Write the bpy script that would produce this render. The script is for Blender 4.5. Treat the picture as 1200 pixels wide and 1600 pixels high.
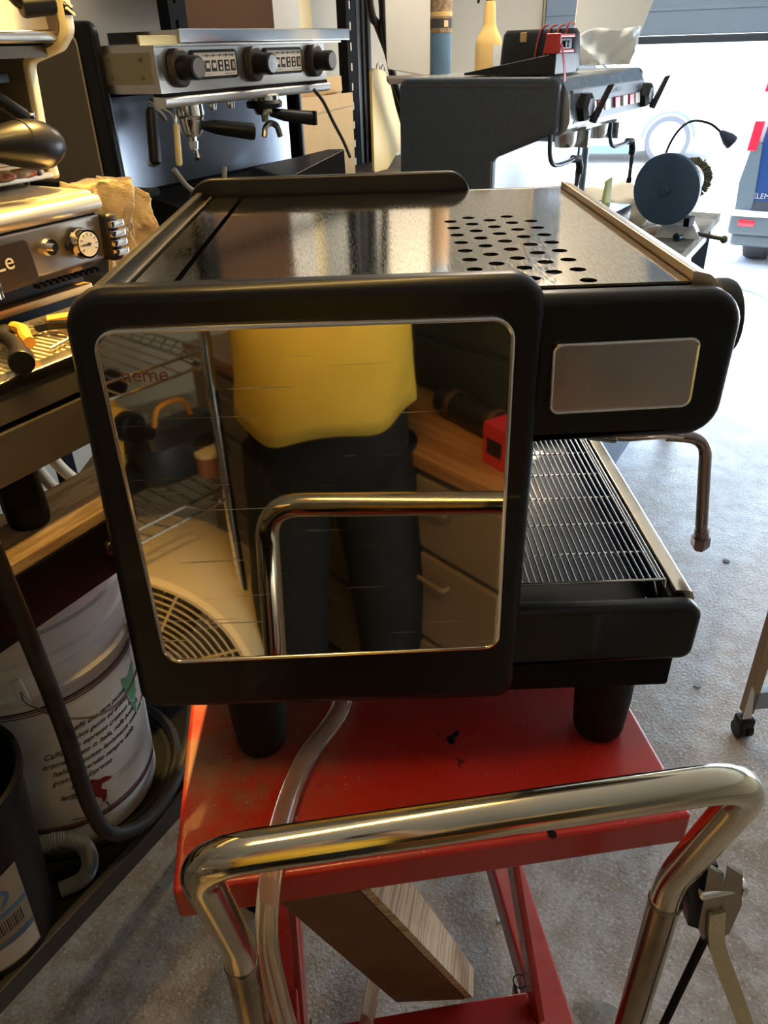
import bpy, bmesh, math, random
from mathutils import Vector, Matrix
random.seed(7)
for o in list(bpy.data.objects): bpy.data.objects.remove(o, do_unlink=True)
SC = bpy.context.scene
COL = SC.collection
PI = math.pi
# ---------------------------------------------------------------- camera
cd = bpy.data.cameras.new('camera'); cam = bpy.data.objects.new('camera', cd); COL.objects.link(cam); SC.camera = cam
cd.sensor_fit = 'VERTICAL'; cd.sensor_height = 36.0; cd.lens = 36.0 * 1195 / 1600
cd.clip_start = 0.004; cd.clip_end = 200
_X = Vector((0.9993318, -0.03575693, 0.0075756)); _Y = Vector((-0.02508533, -0.52022271, 0.85366215)); _Z = Vector((-0.02658334, -0.85328177, -0.52077207))
right = Vector((_X[0], _Y[0], _Z[0])); down = Vector((_X[1], _Y[1], _Z[1])); fwd = Vector((_X[2], _Y[2], _Z[2]))
cam.matrix_world = Matrix(((right[0], -down[0], -fwd[0], 0), (right[1], -down[1], -fwd[1], -0.6), (right[2], -down[2], -fwd[2], 1.6), (0, 0, 0, 1)))
# frame of the workshop: W runs along the back wall towards the roll-up door, N points to the back wall
AZ = math.radians(31.15)
Wv = Vector((math.sin(AZ), math.cos(AZ), 0)); Nv = Vector((-math.cos(AZ), math.sin(AZ), 0))
RW = PI / 2 - AZ
def wp(s, p, z=0.0):
    v = Vector((0, -0.6, 0)) + Wv * s + Nv * p; return Vector((v.x, v.y, z))
# ---------------------------------------------------------------- sky, sun, exposure
world = bpy.data.worlds.new('sky'); SC.world = world; world.use_nodes = True
nt = world.node_tree; nt.nodes.clear()
wo = nt.nodes.new('ShaderNodeOutputWorld'); bg = nt.nodes.new('ShaderNodeBackground'); sk = nt.nodes.new('ShaderNodeTexSky')
sk.sky_type = 'NISHITA'; sk.sun_disc = False; sk.sun_elevation = math.radians(55); sk.sun_rotation = math.radians(200)
nt.links.new(sk.outputs[0], bg.inputs[0]); bg.inputs[1].default_value = 1.3; nt.links.new(bg.outputs[0], wo.inputs[0])
def light(name, kind, loc, energy, color, size=None, target=None, sy=None):
    ld = bpy.data.lights.new(name, kind); ld.energy = energy; ld.color = color
    o = bpy.data.objects.new(name, ld); COL.objects.link(o); o.location = loc
    if kind == 'AREA':
        ld.size = size
        if sy: ld.shape = 'RECTANGLE'; ld.size_y = sy
    elif kind in ('POINT', 'SPOT'): ld.shadow_soft_size = size
    elif kind == 'SUN': ld.angle = 0.01
    if target is not None: o.rotation_euler = (Vector(target) - Vector(loc)).to_track_quat('-Z', 'Y').to_euler()
    return o
light('sun', 'SUN', wp(8, 2, 8), 16.0, (1, .96, .9), target=wp(7.4, 0.6, 0))
dl = light('door_daylight', 'AREA', wp(5.12, -0.9, 0.85), 115.0, (.72, .87, 1.0), 3.8, wp(1.5, -0.5, 0.7), 1.3)
SC.view_settings.view_transform = 'Standard'; SC.view_settings.look = 'None'
SC.view_settings.exposure = 0.0; SC.view_settings.gamma = 1.0; SC.view_settings.use_curve_mapping = False
LAMP_W = 10.0; WALL_FILL_W = 32.0; CLAMP_W = 210.0
# ---------------------------------------------------------------- materials
MATS = {}
def M(name, col, rough=.5, metal=0., noise=0., nscale=20., col2=None, bump=0., coat=0., trans=0., emit=None, es=1., rvar=0., stretch=None, ior=1.45, bscale=None, spec=None):
    if name in MATS: return MATS[name]
    m = bpy.data.materials.new(name); m.use_nodes = True; n = m.node_tree; b = n.nodes['Principled BSDF']
    b.inputs['Base Color'].default_value = (*col, 1); b.inputs['Roughness'].default_value = rough; b.inputs['Metallic'].default_value = metal
    b.inputs['Coat Weight'].default_value = coat; b.inputs['Transmission Weight'].default_value = trans; b.inputs['IOR'].default_value = ior
    if spec is not None: b.inputs['Specular IOR Level'].default_value = spec
    if emit: b.inputs['Emission Color'].default_value = (*emit, 1); b.inputs['Emission Strength'].default_value = es
    if noise or bump or rvar:
        tc = n.nodes.new('ShaderNodeTexCoord'); mp = n.nodes.new('ShaderNodeMapping'); nz = n.nodes.new('ShaderNodeTexNoise')
        nz.inputs['Scale'].default_value = nscale; nz.inputs['Detail'].default_value = 6
        n.links.new(tc.outputs['Object'], mp.inputs[0]); n.links.new(mp.outputs[0], nz.inputs[0])
        if stretch: mp.inputs['Scale'].default_value = stretch
        if noise:
            mx = n.nodes.new('ShaderNodeMix'); mx.data_type = 'RGBA'; rp_ = n.nodes.new('ShaderNodeMapRange')
            rp_.inputs[1].default_value = .5 - .5 * (1.02 - noise) * .6; rp_.inputs[2].default_value = .5 + .3 * (1.02 - noise) + .02
            n.links.new(nz.outputs[0], rp_.inputs[0]); n.links.new(rp_.outputs[0], mx.inputs[0])
            mx.inputs[6].default_value = (*col, 1); mx.inputs[7].default_value = (*(col2 or tuple(c * .5 for c in col)), 1)
            n.links.new(mx.outputs[2], b.inputs['Base Color'])
        if rvar:
            mr = n.nodes.new('ShaderNodeMapRange'); mr.inputs[3].default_value = max(.02, rough - rvar); mr.inputs[4].default_value = rough + rvar
            mr.inputs[1].default_value = .3; mr.inputs[2].default_value = .7
            n.links.new(nz.outputs[0], mr.inputs[0]); n.links.new(mr.outputs[0], b.inputs['Roughness'])
        if bump:
            bp = n.nodes.new('ShaderNodeBump'); bp.inputs['Strength'].default_value = bump; bp.inputs['Distance'].default_value = .002
            src = nz
            if bscale:
                src = n.nodes.new('ShaderNodeTexNoise'); src.inputs['Scale'].default_value = bscale; src.inputs['Detail'].default_value = 5
                n.links.new(mp.outputs[0], src.inputs[0])
            n.links.new(src.outputs[0], bp.inputs['Height']); n.links.new(bp.outputs[0], b.inputs['Normal'])
    MATS[name] = m; return m
steel = M('brushed_steel', (.62, .59, .55), .2, 1, rvar=.07, nscale=30, stretch=(1, 40, 1), bump=.03)
deck_m = M('scratched_top_steel', (.86, .81, .72), .09, 1, noise=.75, nscale=55, col2=(.66, .57, .44), rvar=.05, stretch=(14, 1.2, 1), bump=.008)
def mirror_mat():
    m = M('mirror_steel', (.60, .54, .42), .03, 1); n = m.node_tree; b = n.nodes['Principled BSDF']; L = n.links.new
    tc = n.nodes.new('ShaderNodeTexCoord'); acc = None
    for rot, sc, th in ((.15, 9, .66), (-.55, 14, .70), (1.1, 16, .715), (2.2, 12, .71)):
        mp = n.nodes.new('ShaderNodeMapping'); mp.inputs['Rotation'].default_value = (0, rot, 0); mp.inputs['Scale'].default_value = (.35, 1, 22)
        z = n.nodes.new('ShaderNodeTexNoise'); z.inputs['Scale'].default_value = sc; z.inputs['Detail'].default_value = 3
        r_ = n.nodes.new('ShaderNodeMapRange'); r_.inputs[1].default_value = th; r_.inputs[2].default_value = th + .03
        L(tc.outputs['Object'], mp.inputs[0]); L(mp.outputs[0], z.inputs[0]); L(z.outputs[0], r_.inputs[0])
        if acc is None: acc = r_.outputs[0]
        else:
            a = n.nodes.new('ShaderNodeMath'); a.operation = 'MAXIMUM'; L(acc, a.inputs[0]); L(r_.outputs[0], a.inputs[1]); acc = a.outputs[0]
    q = n.nodes.new('ShaderNodeMapRange'); q.inputs[3].default_value = .028; q.inputs[4].default_value = .42; L(acc, q.inputs[0]); L(q.outputs[0], b.inputs['Roughness'])
    return m
mirror = mirror_mat()
edge_steel = M('edge_steel', (.75, .72, .68), .18, 1)
chrome = M('chrome', (.8, .77, .72), .07, 1)
handle_m = M('worn_chrome_tube', (.66, .59, .44), .12, 1, noise=.7, nscale=6, col2=(.54, .47, .34), rvar=.05, bump=.02)
oldsteel = M('old_steel', (.30, .26, .20), .35, 1, noise=.7, nscale=15, col2=(.28, .24, .19), rvar=.1)
blackg = M('gloss_black_paint', (.005, .005, .006), .36, 0, coat=.08, rvar=.05, nscale=6, spec=.3)
blackm = M('matte_black', (.007, .007, .008), .7, spec=.12)
blackp = M('black_plastic', (.009, .0085, .0085), .4, spec=.3)
rubber = M('black_rubber', (.007, .0065, .0065), .6, spec=.25)
darkgrey = M('dark_grey_paint', (.070, .092, .128), .42, noise=.5, nscale=90, col2=(.058, .076, .108))
redp = M('red_paint', (.36, .016, .010), .33, 0, coat=.3, rvar=.1, nscale=9)
white = M('white_enamel', (.78, .74, .62), .35)
whitep = M('white_plastic', (.74, .75, .76), .4, noise=.6, nscale=9, col2=(.6, .6, .6))
brown_card = M('kraft_cardboard', (.60, .40, .19), .8, noise=.5, nscale=60, col2=(.52, .34, .16), stretch=(1, 1, 12))
creamp = M('cream_plastic', (.78, .58, .24), .45)
wallm = M('wall_paint', (.56, .50, .40), .85, noise=.4, nscale=4, col2=(.5, .44, .35), bump=.05, bscale=160)
wallw = M('pale_wall_paint', (.84, .83, .78), .85, noise=.4, nscale=3, col2=(.79, .77, .71), bump=.05, bscale=160)
ceilm = M('ceiling_paint', (.80, .79, .76), .9, bump=.05, nscale=100)
plym = M('plywood', (.55, .38, .19), .6, noise=.8, nscale=8, col2=(.36, .23, .10), stretch=(2, 14, 14), bump=.1)
browny = M('brown_board', (.20, .10, .035), .6, noise=.6, nscale=8, col2=(.15, .075, .028))
pinew = M('pine_endgrain', (.62, .45, .28), .65, noise=.8, nscale=7, col2=(.38, .25, .14), stretch=(4, 1, 18))
orangeg = M('orange_grip', (.80, .34, .04), .45)
clearm = M('clear_tubing', (.97, .88, .74), .06, 0, trans=.93, ior=1.28)
printk = M('black_print', (.02, .02, .02), .6)
bluep = M('blue_paint', (.012, .040, .125), .25, coat=.8)
greyclad = M('grey_cladding', (.07, .095, .105), .5)
redlens = M('red_lens', (.75, .02, .04), .15, coat=.5)
carwhite = M('white_car_paint', (.85, .87, .88), .25, coat=.6)
glassd = M('dark_window', (.03, .045, .06), .08, coat=.5)
tyre = M('tyre_rubber', (.03, .033, .036), .75)
alloy = M('alloy_wheel', (.6, .62, .65), .3, .8)
# ---------------------------------------------------------------- helpers
def finish(me, mat, ang=35):
    mats = mat if isinstance(mat, (list, tuple)) else [mat]
    for m in mats: me.materials.append(m)
    me.polygons.foreach_set('use_smooth', [True] * len(me.polygons))
    if ang is not None: me.set_sharp_from_angle(angle=math.radians(ang))
def link(name, me, parent=None, loc=None, rot=None):
    o = bpy.data.objects.new(name, me); COL.objects.link(o)
    if parent is not None: o.parent = parent
    if loc is not None: o.location = loc
    if rot is not None: o.rotation_euler = rot
    return o
def obj(name, bm, mat, parent=None, loc=None, rot=None, ang=35, label=None, recalc=True):
    if recalc: bmesh.ops.recalc_face_normals(bm, faces=bm.faces)
    me = bpy.data.meshes.new(name); bm.to_mesh(me); bm.free(); finish(me, mat, ang)
    o = link(name, me, parent, loc, rot)
    if ang == 35 and 40 < len(me.polygons) < 6000:
        w = o.modifiers.new('weighted', 'WEIGHTED_NORMAL'); w.keep_sharp = True; w.weight = 100
    if label: o['label'] = label
    return o
def tag(o, label, cat, group=None, kind=None):
    o['label'] = label; o['category'] = cat
    if group: o['group'] = group
    if kind: o['kind'] = kind
    return o
def thing(name, label, cat, loc=(0, 0, 0), rz=0., group=None, rot=None):
    o = bpy.data.objects.new(name, None); COL.objects.link(o); o.location = loc; o.rotation_euler = rot or (0, 0, rz)
    o.empty_display_size = .05
    return tag(o, label, cat, group)
def struct(name, bm, mat, loc=None, rot=None, label=None):
    o = obj(name, bm, mat, None, loc, rot); o['kind'] = 'structure'
    if label: o['label'] = label
    return o
def NB(): return bmesh.new()
def merge(bm, b2):
    me = bpy.data.meshes.new('t'); b2.to_mesh(me); b2.free(); bm.from_mesh(me); bpy.data.meshes.remove(me)
def box(bm, x0, x1, y0, y1, z0, z1, bev=0., seg=2, mat=None):
    b = bmesh.new(); bmesh.ops.create_cube(b, size=1)
    bmesh.ops.scale(b, vec=(abs(x1 - x0), abs(y1 - y0), abs(z1 - z0)), verts=b.verts)
    bmesh.ops.translate(b, vec=((x0 + x1) / 2, (y0 + y1) / 2, (z0 + z1) / 2), verts=b.verts)
    if bev: bmesh.ops.bevel(b, geom=b.edges[:], offset=bev, segments=seg, affect='EDGES', profile=.5)
    if mat is not None: bmesh.ops.transform(b, matrix=mat, verts=b.verts)
    merge(bm, b); return bm
def B(x0, x1, y0, y1, z0, z1, bev=0., seg=2): return box(NB(), x0, x1, y0, y1, z0, z1, bev, seg)
def hexa(bm, pts, bev=0., seg=2):
    b = bmesh.new(); v = [b.verts.new(p) for p in pts]
    for f in ((3, 2, 1, 0), (4, 5, 6, 7), (0, 1, 5, 4), (1, 2, 6, 5), (2, 3, 7, 6), (3, 0, 4, 7)): b.faces.new([v[i] for i in f])
    if bev: bmesh.ops.bevel(b, geom=b.edges[:], offset=bev, segments=seg, affect='EDGES', profile=.5)
    merge(bm, b); return bm
def frames(pts):
    pts = [Vector(p) for p in pts]; n = len(pts); T = []
    for i in range(n):
        a = pts[max(i - 1, 0)]; c = pts[min(i + 1, n - 1)]; T.append((c - a).normalized())
    up = Vector((0, 0, 1)) if abs(T[0].z) < .9 else Vector((1, 0, 0))
    u = T[0].cross(up).normalized(); out = []
    for i in range(n):
        u = (u - T[i] * u.dot(T[i])).normalized(); out.append((pts[i], u, T[i].cross(u)))
    return out
def tube(bm, pts, r, seg=12, caps=True, rs=None):
    fr = frames(pts); rings = []
    for i, (p, u, v) in enumerate(fr):
        rr = rs[i] if rs else r
        rings.append([bm.verts.new(p + (u * math.cos(2 * PI * k / seg) + v * math.sin(2 * PI * k / seg)) * rr) for k in range(seg)])
    for a, b in zip(rings, rings[1:]):
        for k in range(seg): bm.faces.new((a[k], a[(k + 1) % seg], b[(k + 1) % seg], b[k]))
    if caps:
        bm.faces.new(rings[0][::-1]); bm.faces.new(rings[-1])
    return bm
def smooth(pts, n=8):
    pts = [Vector(p) for p in pts]; P = [pts[0] * 2 - pts[1]] + pts + [pts[-1] * 2 - pts[-2]]; out = []
    for i in range(1, len(P) - 2):
        a, b, c, d = P[i - 1:i + 3]
        for k in range(n):
            t = k / n
            out.append(.5 * ((2 * b) + (c - a) * t + (2 * a - 5 * b + 4 * c - d) * t * t + (3 * b - a - 3 * c + d) * t ** 3))
    out.append(pts[-1]); return out
def bendpath(pts, r, n=8):
    pts = [Vector(p) for p in pts]; out = [pts[0]]
    for i in range(1, len(pts) - 1):
        a, b, c = pts[i - 1:i + 2]; rr = r[i - 1] if isinstance(r, (list, tuple)) else r
        d1 = (a - b).normalized(); d2 = (c - b).normalized(); p1 = b + d1 * rr; p2 = b + d2 * rr
        for k in range(n + 1):
            t = k / n; out.append(p1 * (1 - t) ** 2 + b * 2 * t * (1 - t) + p2 * t * t)
    out.append(pts[-1]); return out
def cyl(bm, p0, p1, r0, r1=None, seg=24):
    r1 = r0 if r1 is None else r1
    return tube(bm, [p0, p1], r0, seg, True, [r0, r1])
def bcyl(bm, p0, p1, r, bev, seg=32):
    p0 = Vector(p0); p1 = Vector(p1); d = (p1 - p0).normalized()
    q = [p0, p0 + d * bev * .3, p0 + d * bev, p1 - d * bev, p1 - d * bev * .3, p1]
    return tube(bm, q, r, seg, True, [r - bev, r - bev * .3, r, r, r - bev * .3, r - bev])
def lathe(bm, prof, seg=40, close=False, org=(0, 0, 0)):
    org = Vector(org); rings = []
    for r, z in prof:
        if r < 1e-6: rings.append([bm.verts.new(org + Vector((0, 0, z)))])
        else: rings.append([bm.verts.new(org + Vector((r * math.cos(2 * PI * k / seg), r * math.sin(2 * PI * k / seg), z))) for k in range(seg)])
    for a, b in zip(rings, rings[1:]):
        for k in range(seg):
            k2 = (k + 1) % seg
            if len(a) == 1 and len(b) == 1: continue
            if len(a) == 1: bm.faces.new((a[0], b[k], b[k2]))
            elif len(b) == 1: bm.faces.new((a[k], b[0], a[k2]))
            else: bm.faces.new((a[k], b[k], b[k2], a[k2]))
    return bm
def xf(bm, loc=(0, 0, 0), rot=(0, 0, 0), sc=(1, 1, 1)):
    from mathutils import Euler
    m = Matrix.Translation(Vector(loc)) @ Euler(rot).to_matrix().to_4x4() @ Matrix.Diagonal((*sc, 1))
    bmesh.ops.transform(bm, matrix=m, verts=bm.verts); return bm
def rp(pts, rad, n=7):
    """polygon with rounded corners"""
    pts = [Vector((p[0], p[1], 0)) for p in pts]; out = []; N_ = len(pts)
    for i in range(N_):
        a, b, c = pts[i - 1], pts[i], pts[(i + 1) % N_]; r = rad[i] if isinstance(rad, (list, tuple)) else rad
        if r <= 0: out.append((b.x, b.y)); continue
        d1 = (a - b).normalized(); d2 = (c - b).normalized(); half = d1.angle(d2) / 2
        t = min(r / math.tan(half), (a - b).length * .49, (c - b).length * .49); r_ = t * math.tan(half)
        cen = b + (d1 + d2).normalized() * (r_ / math.sin(half)); s0 = b + d1 * t - cen; s1 = b + d2 * t - cen
        a0 = math.atan2(s0.y, s0.x); a1 = math.atan2(s1.y, s1.x); da = (a1 - a0 + PI) % (2 * PI) - PI
        for k in range(n + 1):
            an = a0 + da * k / n; out.append((cen.x + r_ * math.cos(an), cen.y + r_ * math.sin(an)))
    return out
def circ(cx, cy, r, n=20, ry=None): return [(cx + r * math.cos(2 * PI * k / n), cy + (ry or r) * math.sin(2 * PI * k / n)) for k in range(n)]
PM = {'xy': Matrix.Identity(4), 'xz': Matrix(((1, 0, 0, 0), (0, 0, -1, 0), (0, 1, 0, 0), (0, 0, 0, 1))), 'yz': Matrix(((0, 0, 1, 0), (1, 0, 0, 0), (0, 1, 0, 0), (0, 0, 0, 1)))}
def plate(name, outline, mat, depth, plane='xz', at=0., bev=0., holes=(), parent=None, loc=None, rot=None, label=None, bres=2, ang=35):
    """extruded outline lying in a plane, centred on `at` along the third axis, with rounded rim"""
    cu = bpy.data.curves.new('c', 'CURVE'); cu.dimensions = '2D'; cu.fill_mode = 'BOTH'
    cu.extrude = max(depth / 2 - bev, .00001); cu.bevel_depth = bev; cu.offset = -bev; cu.bevel_resolution = bres
    for pl in [outline] + list(holes):
        sp = cu.splines.new('POLY'); sp.points.add(len(pl) - 1); sp.use_cyclic_u = True
        for i, p in enumerate(pl): sp.points[i].co = (p[0], p[1], 0, 1)
    t = bpy.data.objects.new('t', cu); COL.objects.link(t)
    dg = bpy.context.evaluated_depsgraph_get(); me = bpy.data.meshes.new_from_object(t.evaluated_get(dg))
    bpy.data.objects.remove(t); bpy.data.curves.remove(cu)
    me.name = name; me.transform(PM[plane])
    off = {'xy': (0, 0, at), 'xz': (0, at, 0), 'yz': (at, 0, 0)}[plane]; me.transform(Matrix.Translation(off))
    bm = bmesh.new(); bm.from_mesh(me); bmesh.ops.remove_doubles(bm, verts=bm.verts, dist=1e-6); bpy.data.meshes.remove(me)
    return obj(name, bm, mat, parent, loc, rot, ang, label)
def text(name, s, size, mat, parent, loc, rot=(PI / 2, 0, 0), ext=.0004, align='CENTER', shear=0., label=None, wrap=None):
    cu = bpy.data.curves.new('f', 'FONT'); cu.body = s; cu.size = size; cu.extrude = ext; cu.align_x = align; cu.align_y = 'CENTER'; cu.shear = shear; cu.resolution_u = 3
    t = bpy.data.objects.new('t', cu); COL.objects.link(t)
    dg = bpy.context.evaluated_depsgraph_get(); me = bpy.data.meshes.new_from_object(t.evaluated_get(dg))
    bpy.data.objects.remove(t); bpy.data.curves.remove(cu); me.name = name
    if wrap: 
        for v in me.vertices: v.co = wrap(v.co)
    finish(me, mat, None); o = link(name, me, parent, None if wrap else loc, None if wrap else rot)
    if label: o['label'] = label
    return o
def copies(src, mats_locs, parent=None):
    out = []
    for loc, rot in mats_locs:
        c = src.copy(); COL.objects.link(c); c.parent = parent if parent is not None else src.parent; c.location = loc
        if rot is not None: c.rotation_euler = rot
        out.append(c)
    return out
def loft(bm, rings, cap=True):
    R = [[bm.verts.new(p) for p in r] for r in rings]; n = len(R[0])
    for a, b in zip(R, R[1:]):
        for k in range(n): bm.faces.new((a[k], a[(k + 1) % n], b[(k + 1) % n], b[k]))
    if cap: bm.faces.new(R[0][::-1]); bm.faces.new(R[-1])
    return bm
def ell(cx, cy, z, rx, ry, n=24, pw=1., rot=0.):
    out = []
    for k in range(n):
        a = 2 * PI * k / n; c, s = math.cos(a), math.sin(a)
        x = math.copysign(abs(c) ** pw, c) * rx; y = math.copysign(abs(s) ** pw, s) * ry
        out.append(Vector((cx + x * math.cos(rot) - y * math.sin(rot), cy + x * math.sin(rot) + y * math.cos(rot), z)))
    return out
# ================================================================ SETTING
S0, S1, P0, P1, H = -2.9, 5.05, -3.4, 2.55, 2.75
def sbox(name, s0, s1, p0, p1, z0, z1, mat, label=None): return struct(name, B(s0, s1, p0, p1, z0, z1), mat, wp(0, 0, 0), (0, 0, RW), label)
# concrete floor: trowel mottling, small pits and wet, glossier patches
def concrete():
    m = bpy.data.materials.new('polished_concrete'); m.use_nodes = True; n = m.node_tree; b = n.nodes['Principled BSDF']; L = n.links.new
    tc = n.nodes.new('ShaderNodeTexCoord')
    def nz(scale, det=8, rough=.6):
        x = n.nodes.new('ShaderNodeTexNoise'); x.inputs['Scale'].default_value = scale; x.inputs['Detail'].default_value = det; x.inputs['Roughness'].default_value = rough
        L(tc.outputs['Object'], x.inputs[0]); return x
    def mr(src, a, c, d, e):
        x = n.nodes.new('ShaderNodeMapRange'); x.inputs[1].default_value = a; x.inputs[2].default_value = c; x.inputs[3].default_value = d; x.inputs[4].default_value = e
        L(src, x.inputs[0]); return x.outputs[0]
    def mix(f, c1, c2):
        x = n.nodes.new('ShaderNodeMix'); x.data_type = 'RGBA'; L(f, x.inputs[0])
        for i, c in ((6, c1), (7, c2)):
            if isinstance(c, tuple): x.inputs[i].default_value = (*c, 1)
            else: L(c, x.inputs[i])
        return x.outputs[2]
    big = nz(1.3); mid = nz(14); fine = nz(120, 4); wet = nz(3.1, 10, .65)
    c = mix(mr(big.outputs[0], .35, .65, 0, 1), (.33, .262, .195), (.27, .225, .18))
    c = mix(mr(mid.outputs[0], .42, .62, 0, .9), c, (.42, .40, .36))
    c = mix(mr(fine.outputs[0], .58, .68, 0, .8), c, (.13, .11, .095))
    c = mix(mr(fine.outputs[0], .34, .42, .8, 0), c, (.55, .54, .52))
    L(c, b.inputs['Base Color'])
    L(mr(wet.outputs[0], .46, .60, .38, .16), b.inputs['Roughness'])
    bp = n.nodes.new('ShaderNodeBump'); bp.inputs['Strength'].default_value = .5; bp.inputs['Distance'].default_value = .004
    ad = n.nodes.new('ShaderNodeMath'); ad.operation = 'ADD'; L(mid.outputs[0], ad.inputs[0]); L(fine.outputs[0], ad.inputs[1]); L(ad.outputs[0], bp.inputs['Height']); L(bp.outputs[0], b.inputs['Normal'])
    return m
conc = concrete()
sbox('floor', S0, S1 + .15, P0, P1, -.12, 0, conc, 'mottled concrete workshop floor with wet patches')
drive = M('pale_driveway', (.62, .61, .58), .8, noise=.5, nscale=2, col2=(.55, .54, .51), bump=.1, bscale=90)
sbox('driveway_ground', S1 + .15, 40, -14, 22, -.14, -.012, drive, 'sunlit pale driveway outside the roll-up door')
sbox('ceiling', S0, S1 + .15, P0, P1, H, H + .1, ceilm)
sbox('wall_back', S0, S1, P1, P1 + .12, 0, H, wallm, 'tan painted wall behind the machines')
sbox('wall_left', S0 - .12, S0, P0, P1, 0, H, wallm)
sbox('wall_right', S0, S1, P0 - .12, P0, 0, H, wallm)
DP0, DP1 = -3.2, 1.75     # door opening along the front wall
bm = NB(); box(bm, S1, S1 + .15, DP1, P1 + .12, 0, H); box(bm, S1, S1 + .15, P0 - .12, DP0, 0, H); box(bm, S1, S1 + .15, DP0, DP1, 2.55, H)
struct('wall_front', bm, wallw, wp(0, 0, 0), (0, 0, RW), 'pale front wall beside the roll-up door')
bm = NB(); box(bm, S1 - .018, S1 - .001, DP1, DP1 + .07, 0, 2.6, .003); box(bm, S1 - .018, S1 - .001, DP0 - .07, DP0, 0, 2.6, .003)
struct('trim_1', bm, wallw, wp(0, 0, 0), (0, 0, RW), 'pale jamb trim of the roll-up door')
# roll-up sectional door, half lowered
doorm = M('grey_door_steel', (.30, .42, .60), .45, noise=.3, nscale=3, col2=(.27, .38, .54))
door = bpy.data.objects.new('door_1', None); COL.objects.link(door); door.location = wp(S1 - .05, 0, 1.575); door.rotation_euler = (0, 0, RW)
door['kind'] = 'structure'; door['label'] = 'half-lowered grey sectional roll-up door'
for k in range(2):
    z0 = .03 + k * .5
    bm = B(-.02, .02, DP0 + .01, DP1 + .04, z0, z0 + .49, .006)
    for z in (z0 + .12, z0 + .36): box(bm, -.026, -.018, DP0 + .03, DP1 + .02, z - .01, z + .01, .003)
    obj('door_panel', bm, doorm, door)
obj('bottom_seal', B(-.025, .025, DP0 + .01, DP1 + .04, -.01, .028, .008), M('seal_rubber', (.05, .07, .1), .5), door)
for p in (DP0 + .02, DP1 - .03):
    bm = NB(); tube(bm, [(-.06, p + .05, -1.5), (-.06, p + .05, .85)], .012, 8); obj('door_track', bm, oldsteel, door)
# far street wall, bleached by the light
sbox('trim_2', 22, 22.3, -14, 22, -.01, 3.4, M('far_render', (.8, .8, .78), .9), 'pale boundary wall across the street')

# ================================================================ MAIN ESPRESSO MACHINE (side panel towards us)
em = thing('espresso_machine', 'large black two-group espresso machine with polished steel side panel standing on the red lift cart', 'espresso machine', (0, 0, .88))
Zb = -.88
def Zp(l): return [(x, z + Zb) for x, z in l]
body_o = rp(Zp([(-.243, 1.445), (.141, 1.445), (.139, .992), (-.262, .996)]), [.036, .03, .02, .022])
D1 = .515
body_far = rp(Zp([(-.243, 1.452), (.141, 1.452), (.139, .992), (-.262, .996)]), [.036, .03, .02, .022])
for y, nm in ((.012, 'side_panel'), (D1 + .012, 'side_panel')):
    pl = plate(nm, body_o if y < .1 else body_far, blackg, .030 if y < .1 else .016, 'xz', y, .011 if y < .1 else .003, parent=em, bres=3)
    if y < .1: near = pl
st_o = rp(Zp([(-.220, 1.413), (.113, 1.413), (.117, 1.071), (-.222, 1.067)]), [.018, .018, .014, .016])
# the polished plate: rim lip then the mirror sheet
ins = plate('steel_insert', st_o, mirror, .004, 'xz', -.0045, .0015, parent=em, label='polished mirror-like steel insert, scratched')
def rim(name, outline, r, y, mat, parent):
    bm = NB(); n = len(outline); pts = [(x, y, z) for x, z in outline]
    rings = []
    for i in range(n):
        a = Vector(pts[i - 1]); b = Vector(pts[i]); c = Vector(pts[(i + 1) % n]); t = (c - a).normalized(); u = Vector((0, 1, 0)); v = t.cross(u)
        rings.append([bm.verts.new(b + (u * math.cos(2 * PI * k / 8) + v * math.sin(2 * PI * k / 8)) * r) for k in range(8)])
    for i in range(n):
        a = rings[i]; b = rings[(i + 1) % n]
        for k in range(8): bm.faces.new((a[k], a[(k + 1) % 8], b[(k + 1) % 8], b[k]))
    return obj(name, bm, mat, parent)
rim('insert_rim', st_o, .0022, -.0055, edge_steel, em)
text('printed_word', 'neme', .0175, M('faded_red_print', (.16, .055, .03), .4), em, (-.186, -.0067, 1.376 + Zb), ext=.0002, label='faint reddish word neme')
# group cover cheeks
cov_o = rp(Zp([(.136, 1.431), (.284, 1.431), (.302, 1.400), (.300, 1.318), (.275, 1.299), (.136, 1.297)]), [.004, .02, .02, .022, .022, .004])
cov_o = rp(Zp([(.118, 1.4275), (.302, 1.4275), (.299, 1.299), (.118, 1.297)]), [.002, .03, .030, .002])
for y in (.014, D1 + .010): plate('cover_cheek', cov_o, blackg, .026, 'xz', y, .009, parent=em, bres=3)
sm_o = rp(Zp([(.148, 1.388), (.2665, 1.390), (.268, 1.331), (.150, 1.328)]), .007)
plate('small_steel_insert', sm_o, M('satin_steel', (.50, .45, .42), .26, 1, rvar=.05, nscale=8), .004, 'xz', -.001, .0012, parent=em, label='small satin steel insert on the group cover')
rim('small_insert_rim', sm_o, .0014, -.002, edge_steel, em)
# tray cheeks and base
tr_o = rp(Zp([(.118, 1.1085), (.328, 1.1085), (.326, 1.036), (.118, 1.034)]), [.003, .018, .014, .003])
for y in (.012, D1 + .010): plate('tray_cheek', tr_o, blackg, .022, 'xz', y, .008, parent=em, bres=3)
obj('base_plinth', B(-.21, .312, .012, D1 + .012, .99 + Zb, 1.036 + Zb, .004), blackm, em)
# body shell between the cheeks
obj('rear_cover', B(-.232, -.222, .02, D1 + .004, 1.0 + Zb, 1.436 + Zb, .003), blackg, em)
obj('body_core', B(-.222, .138, .026, D1 - .002, 1.03 + Zb, 1.405 + Zb), blackm, em)
obj('splash_back', B(.138, .1405, .027, D1 - .002, 1.06 + Zb, 1.300 + Zb), steel, em)
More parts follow.
